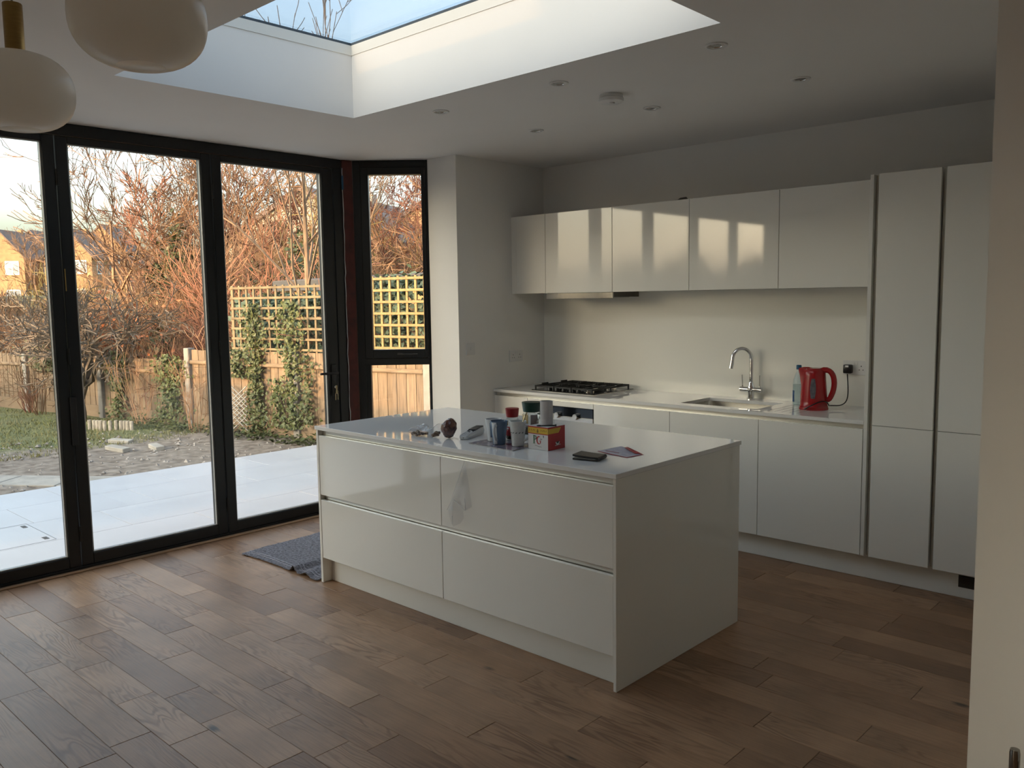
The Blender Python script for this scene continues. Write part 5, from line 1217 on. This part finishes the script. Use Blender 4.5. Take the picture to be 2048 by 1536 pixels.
for sd, x, y, rx, ry, rz, n, m, lb in ((1,-8.4,4.0,1.5,1.0,2.65,3600,EVG,'big dark ivy-covered mound behind the left trellis'), (2,-10.6,2.9,.55,.5,3.1,2000,EVG,'ivy-clad tree trunk mass in the tall clump'), (3,-7.0,2.9,.9,.7,1.75,1800,EVG,'dark evergreen bush above the trellis left end'), (6,-8.6,1.5,1.1,.5,1.25,1500,EVG,'dark evergreen bush behind the fruit tree'), (7,-6.3,1.7,1.0,.5,1.15,1300,EVG,'evergreen bush behind the concrete fence post'), (8,-11.2,.9,1.2,.5,1.1,1200,EVG,'evergreen bush behind the fence at far left')):
    tag(link('evergreen_bush', leafy(340+sd, n, mound(rx,ry,rz), (.06,.13), m, 'evergreen_bush'), (x,y,bank(x,y))), lb, 'bush', 'evergreen bushes behind the fence')
def hedge(L, W, Hh):
    def f(r):
        k = r.random(); x = r.uniform(-L/2, L/2)
        if k < .7: return FD*x + FN*(W/2+r.gauss(0,.05)) + Vector((0,0,r.uniform(0,Hh)+r.gauss(0,.03))), FN+Vector((r.gauss(0,.6),r.gauss(0,.6),r.gauss(.2,.6)))
        return FD*x + FN*r.uniform(-W/2,W/2) + Vector((0,0,Hh+r.gauss(0,.05))), Vector((r.gauss(0,.6),r.gauss(0,.6),1))
    return f
for sd, x, off, L_, hh, n, lb in ((1,-2.15,.45,2.5,1.84,6500,'clipped conifer hedge behind the bright trellis'), (2,-4.35,.50,1.8,1.66,4200,'conifer hedge behind the ivy-covered trellis')):
    tag(link('conifer_hedge', leafy(360+sd, n, hedge(L_,.5,hh), (.05,.10), CONF, 'conifer_hedge'), (x, fence_y(x)+off, GZ)), lb, 'hedge')
# ---- distant scrub backdrop on the bank and unseen scrub added beyond the left fence
SCRUB = mat('scrub_far', (.155,.094,.056), .95, noise=.4, nscale=1.6, col2=(.11,.085,.045), rnd=.15)
def scrub_mesh(seed, n):
    pl = Plant(seed)
    for _ in range(n):
        d = Vector((pl.r.gauss(0,1), pl.r.gauss(0,1), abs(pl.r.gauss(0,1)))).normalized(); k = pl.r.uniform(.55,1.05)*(1+.2*math.sin(4*d.x+5*d.y))
        p = Vector((d.x*2.2*k, d.y*2.2*k, d.z*1.9*k)); e = p+(d+Vector((pl.r.gauss(0,.6),pl.r.gauss(0,.6),pl.r.gauss(.4,.5)))).normalized()*pl.r.uniform(.25,.6)
        pl.path([p, p.lerp(e,.5)+Vector((pl.r.gauss(0,.04),pl.r.gauss(0,.04),0)), e], [.014,.011,.005], 3)
    return pl.mesh('scrub', SCRUB)
SC_ = [scrub_mesh(401, 2600), scrub_mesh(402, 2600)]
for k in range(30):
    a = k/29; d = srnd.uniform(13, 22); x = -30+32*a; sc = srnd.uniform(.9,1.3)
    if x < -17: sc *= .8
    o = link('scrub_bush', SC_[k%2], (x, fence_y(x)+d-.3*x*.0, bank(x,fence_y(x)+d)), srnd.uniform(0,6), sc); tag(o, 'dense twiggy scrub bush on the far bank', 'bush', 'scrub on the far bank')
for k in range(12):
    x = -38+2.0*k; y = srnd.uniform(-.5,2.5)-abs(x+20)*.02
    o = link('scrub_bush', SC_[k%2], (x, y+(1.0 if x > -20 else 0), bank(x,y)), srnd.uniform(0,6), srnd.uniform(.7,.95)); tag(o, 'low reddish scrub bush before the far houses', 'bush', 'scrub before the far houses')
for k in range(30):  # out of view, added to cut off low sky in the cabinet reflections
    x = -26+.80*k; y = (-21 if k % 2 else -23)-srnd.uniform(0,1.2)
    tag(link('scrub_bush', SC_[k%2], (x,y,GZ), srnd.uniform(0,6), (srnd.uniform(.8,1.0),srnd.uniform(.8,1.0),srnd.uniform(.95,1.5))), 'unseen scrub bush added beyond the left side fence for the cabinet reflections', 'bush', 'added scrub beyond the left side fence')
# ---- sheds
def shed(loc, rz, w, d, h, label, m):
    t = thing('garden_shed', label, 'shed', loc, rz); nb = int(h/.13)
    for k in range(nb):
        z = h*k/nb
        for a in ((-w/2,w/2,-d/2-.015,-d/2),(-w/2,w/2,d/2,d/2+.015),(-w/2-.015,-w/2,-d/2,d/2),(w/2,w/2+.015,-d/2,d/2)):
            bm = new_bm(); box(bm, a[0],a[1],a[2],a[3], z, z+h/nb-.008); obj('cladding_board', bm, m, t, world=False)
    bm = new_bm(); box(bm, -w/2, w/2, -d/2, d/2, 0, h); obj('inner_wall', bm, DARKGAP, t, world=False)
    bm = new_bm(); box(bm, -w/2-.12, w/2+.12, -d/2-.14, d/2+.12, h, h+.05)
    for v in bm.verts: v.co.z += v.co.y*.06
    rf = obj('roof', bm, mat('roof_felt', (.10,.085,.08), .9, noise=.2, nscale=8), t, world=False)
    bm = new_bm(); box(bm, -w/2-.13, w/2+.13, -d/2-.155, -d/2-.14, h-.10, h+.045); 
    for v in bm.verts: v.co.z += v.co.y*.06
    obj('fascia', bm, mat('black_fascia', (.03,.03,.032), .6, noise=.1), rf, world=False)
SHW = mat('shed_timber', (.34,.215,.09), .8, noise=.2, nscale=4, stretch=(.6,4,6), rnd=.06)
shed((-5.15,3.35,GZ), FANG, 1.9, 1.5, 1.98, 'orange timber shed behind the ivy-covered trellis', SHW)
shed((-2.65,3.95,GZ), FANG-.05, 2.9, 1.8, 2.02, 'low felt-roofed shed behind the bright trellis', SHW)
# ---- houses
BRK = mat('orange_brick', (.29,.155,.07), .85, noise=.2, nscale=3, rnd=.05); REN = mat('cream_render', (.38,.32,.24), .85, noise=.08, nscale=2)
TILE = mat('brown_roof_tile', (.13,.088,.07), .85, noise=.25, nscale=5); WINF = mat('white_frame', (.68,.66,.62), .5, noise=.03); HGL = mat('far_glass', (.10,.12,.14), .08, noise=.2, nscale=1)
def house(loc, rz, w, d, h, rh, label, wall=BRK, gable='y'):
    """gable end faces -y (towards the garden side)"""
    t = thing('house', label, 'house', loc, rz, 'houses beyond the gardens')
    bm = new_bm(); pr = [(-w/2,0),(w/2,0),(w/2,h),(0,h+rh),(-w/2,h)]
    f = [bm.verts.new((p[0],-d/2,p[1])) for p in pr]; b = [bm.verts.new((p[0],d/2,p[1])) for p in pr]
    bm.faces.new(f[::-1]); bm.faces.new(b)
    for i in range(5): bm.faces.new((f[i], f[(i+1)%5], b[(i+1)%5], b[i]))
    obj('walls', bm, wall, t, world=False)
    bm = new_bm(); e = .25
    for s_ in (-1, 1):
        q = [(s_*(w/2+e), h-e*rh/(w/2)), (0, h+rh), (0, h+rh+.16), (s_*(w/2+e), h-e*rh/(w/2)+.16)]
        a = [bm.verts.new((p[0],-d/2-.1,p[1])) for p in q]; c = [bm.verts.new((p[0],d/2+.1,p[1])) for p in q]
        bm.faces.new(a); bm.faces.new(c[::-1])
        for i in range(4): bm.faces.new((a[i], c[i], c[(i+1)%4], a[(i+1)%4]))
    rf = obj('roof', bm, TILE, t, world=False)
    bm = new_bm(); box(bm, -.18, .18, d*.15, d*.15+.36, h+rh*.7, h+rh+.35); obj('chimney', bm, wall, rf, world=False)
    for z in (h-1.6, h-4.2):
        if z < .2: continue
        for xx in (-w*.24, w*.24):
            bm = new_bm(); box(bm, xx-.65, xx+.65, -d/2-.04, -d/2+.02, z, z+1.25); wf = obj('window', bm, WINF, t, world=False)
            for s_ in (-1, 1):
                bm = new_bm(); box(bm, xx+s_*.31-.25, xx+s_*.31+.25, -d/2-.055, -d/2-.038, z+.1, z+1.15); obj('pane', bm, HGL, wf, world=False)
        for yy in (-d*.22, d*.22):
            bm = new_bm(); box(bm, w/2-.02, w/2+.04, yy-.55, yy+.55, z, z+1.2); wf = obj('window', bm, WINF, t, world=False)
            bm = new_bm(); box(bm, w/2+.038, w/2+.055, yy-.45, yy+.45, z+.1, z+1.1); obj('pane', bm, HGL, wf, world=False)
def hz(x, y): return bank(x, y)-1.9
house((-84.0,22.4,.6), math.radians(42), 4.4, 5.0, 5.4, 2.4, 'far left brick house with brown gabled roof'); house((-91.5,27.4,.6), math.radians(42), 4.6, 5.0, 6.0, 2.5, 'second brick house from the left in the far row')
house((-79.4,26.6,.6), math.radians(42), 4.4, 5.0, 5.4, 2.4, 'brick house in the far row seen left of the bare trees'); house((-86.5,32.4,.6), math.radians(42), 4.8, 5.0, 6.4, 2.6, 'brick house in the far row with its gable before the trees')
house((-16.6,11.6,-.4), math.radians(25), 5.4, 6.0, 3.5, 1.5, 'cream rendered house glimpsed behind the young tree', REN); house((-15.2,17.0,-.6), math.radians(15), 9.0, 7.0, 3.6, 2.0, 'brown roofed house behind the corner window trees')
house((9.5,-13.5,GZ), 0, 14, 7.0, 4.2, 1.6, 'unseen brick house added behind the camera to block direct sun')  # added out of view to keep direct sun off the back opening
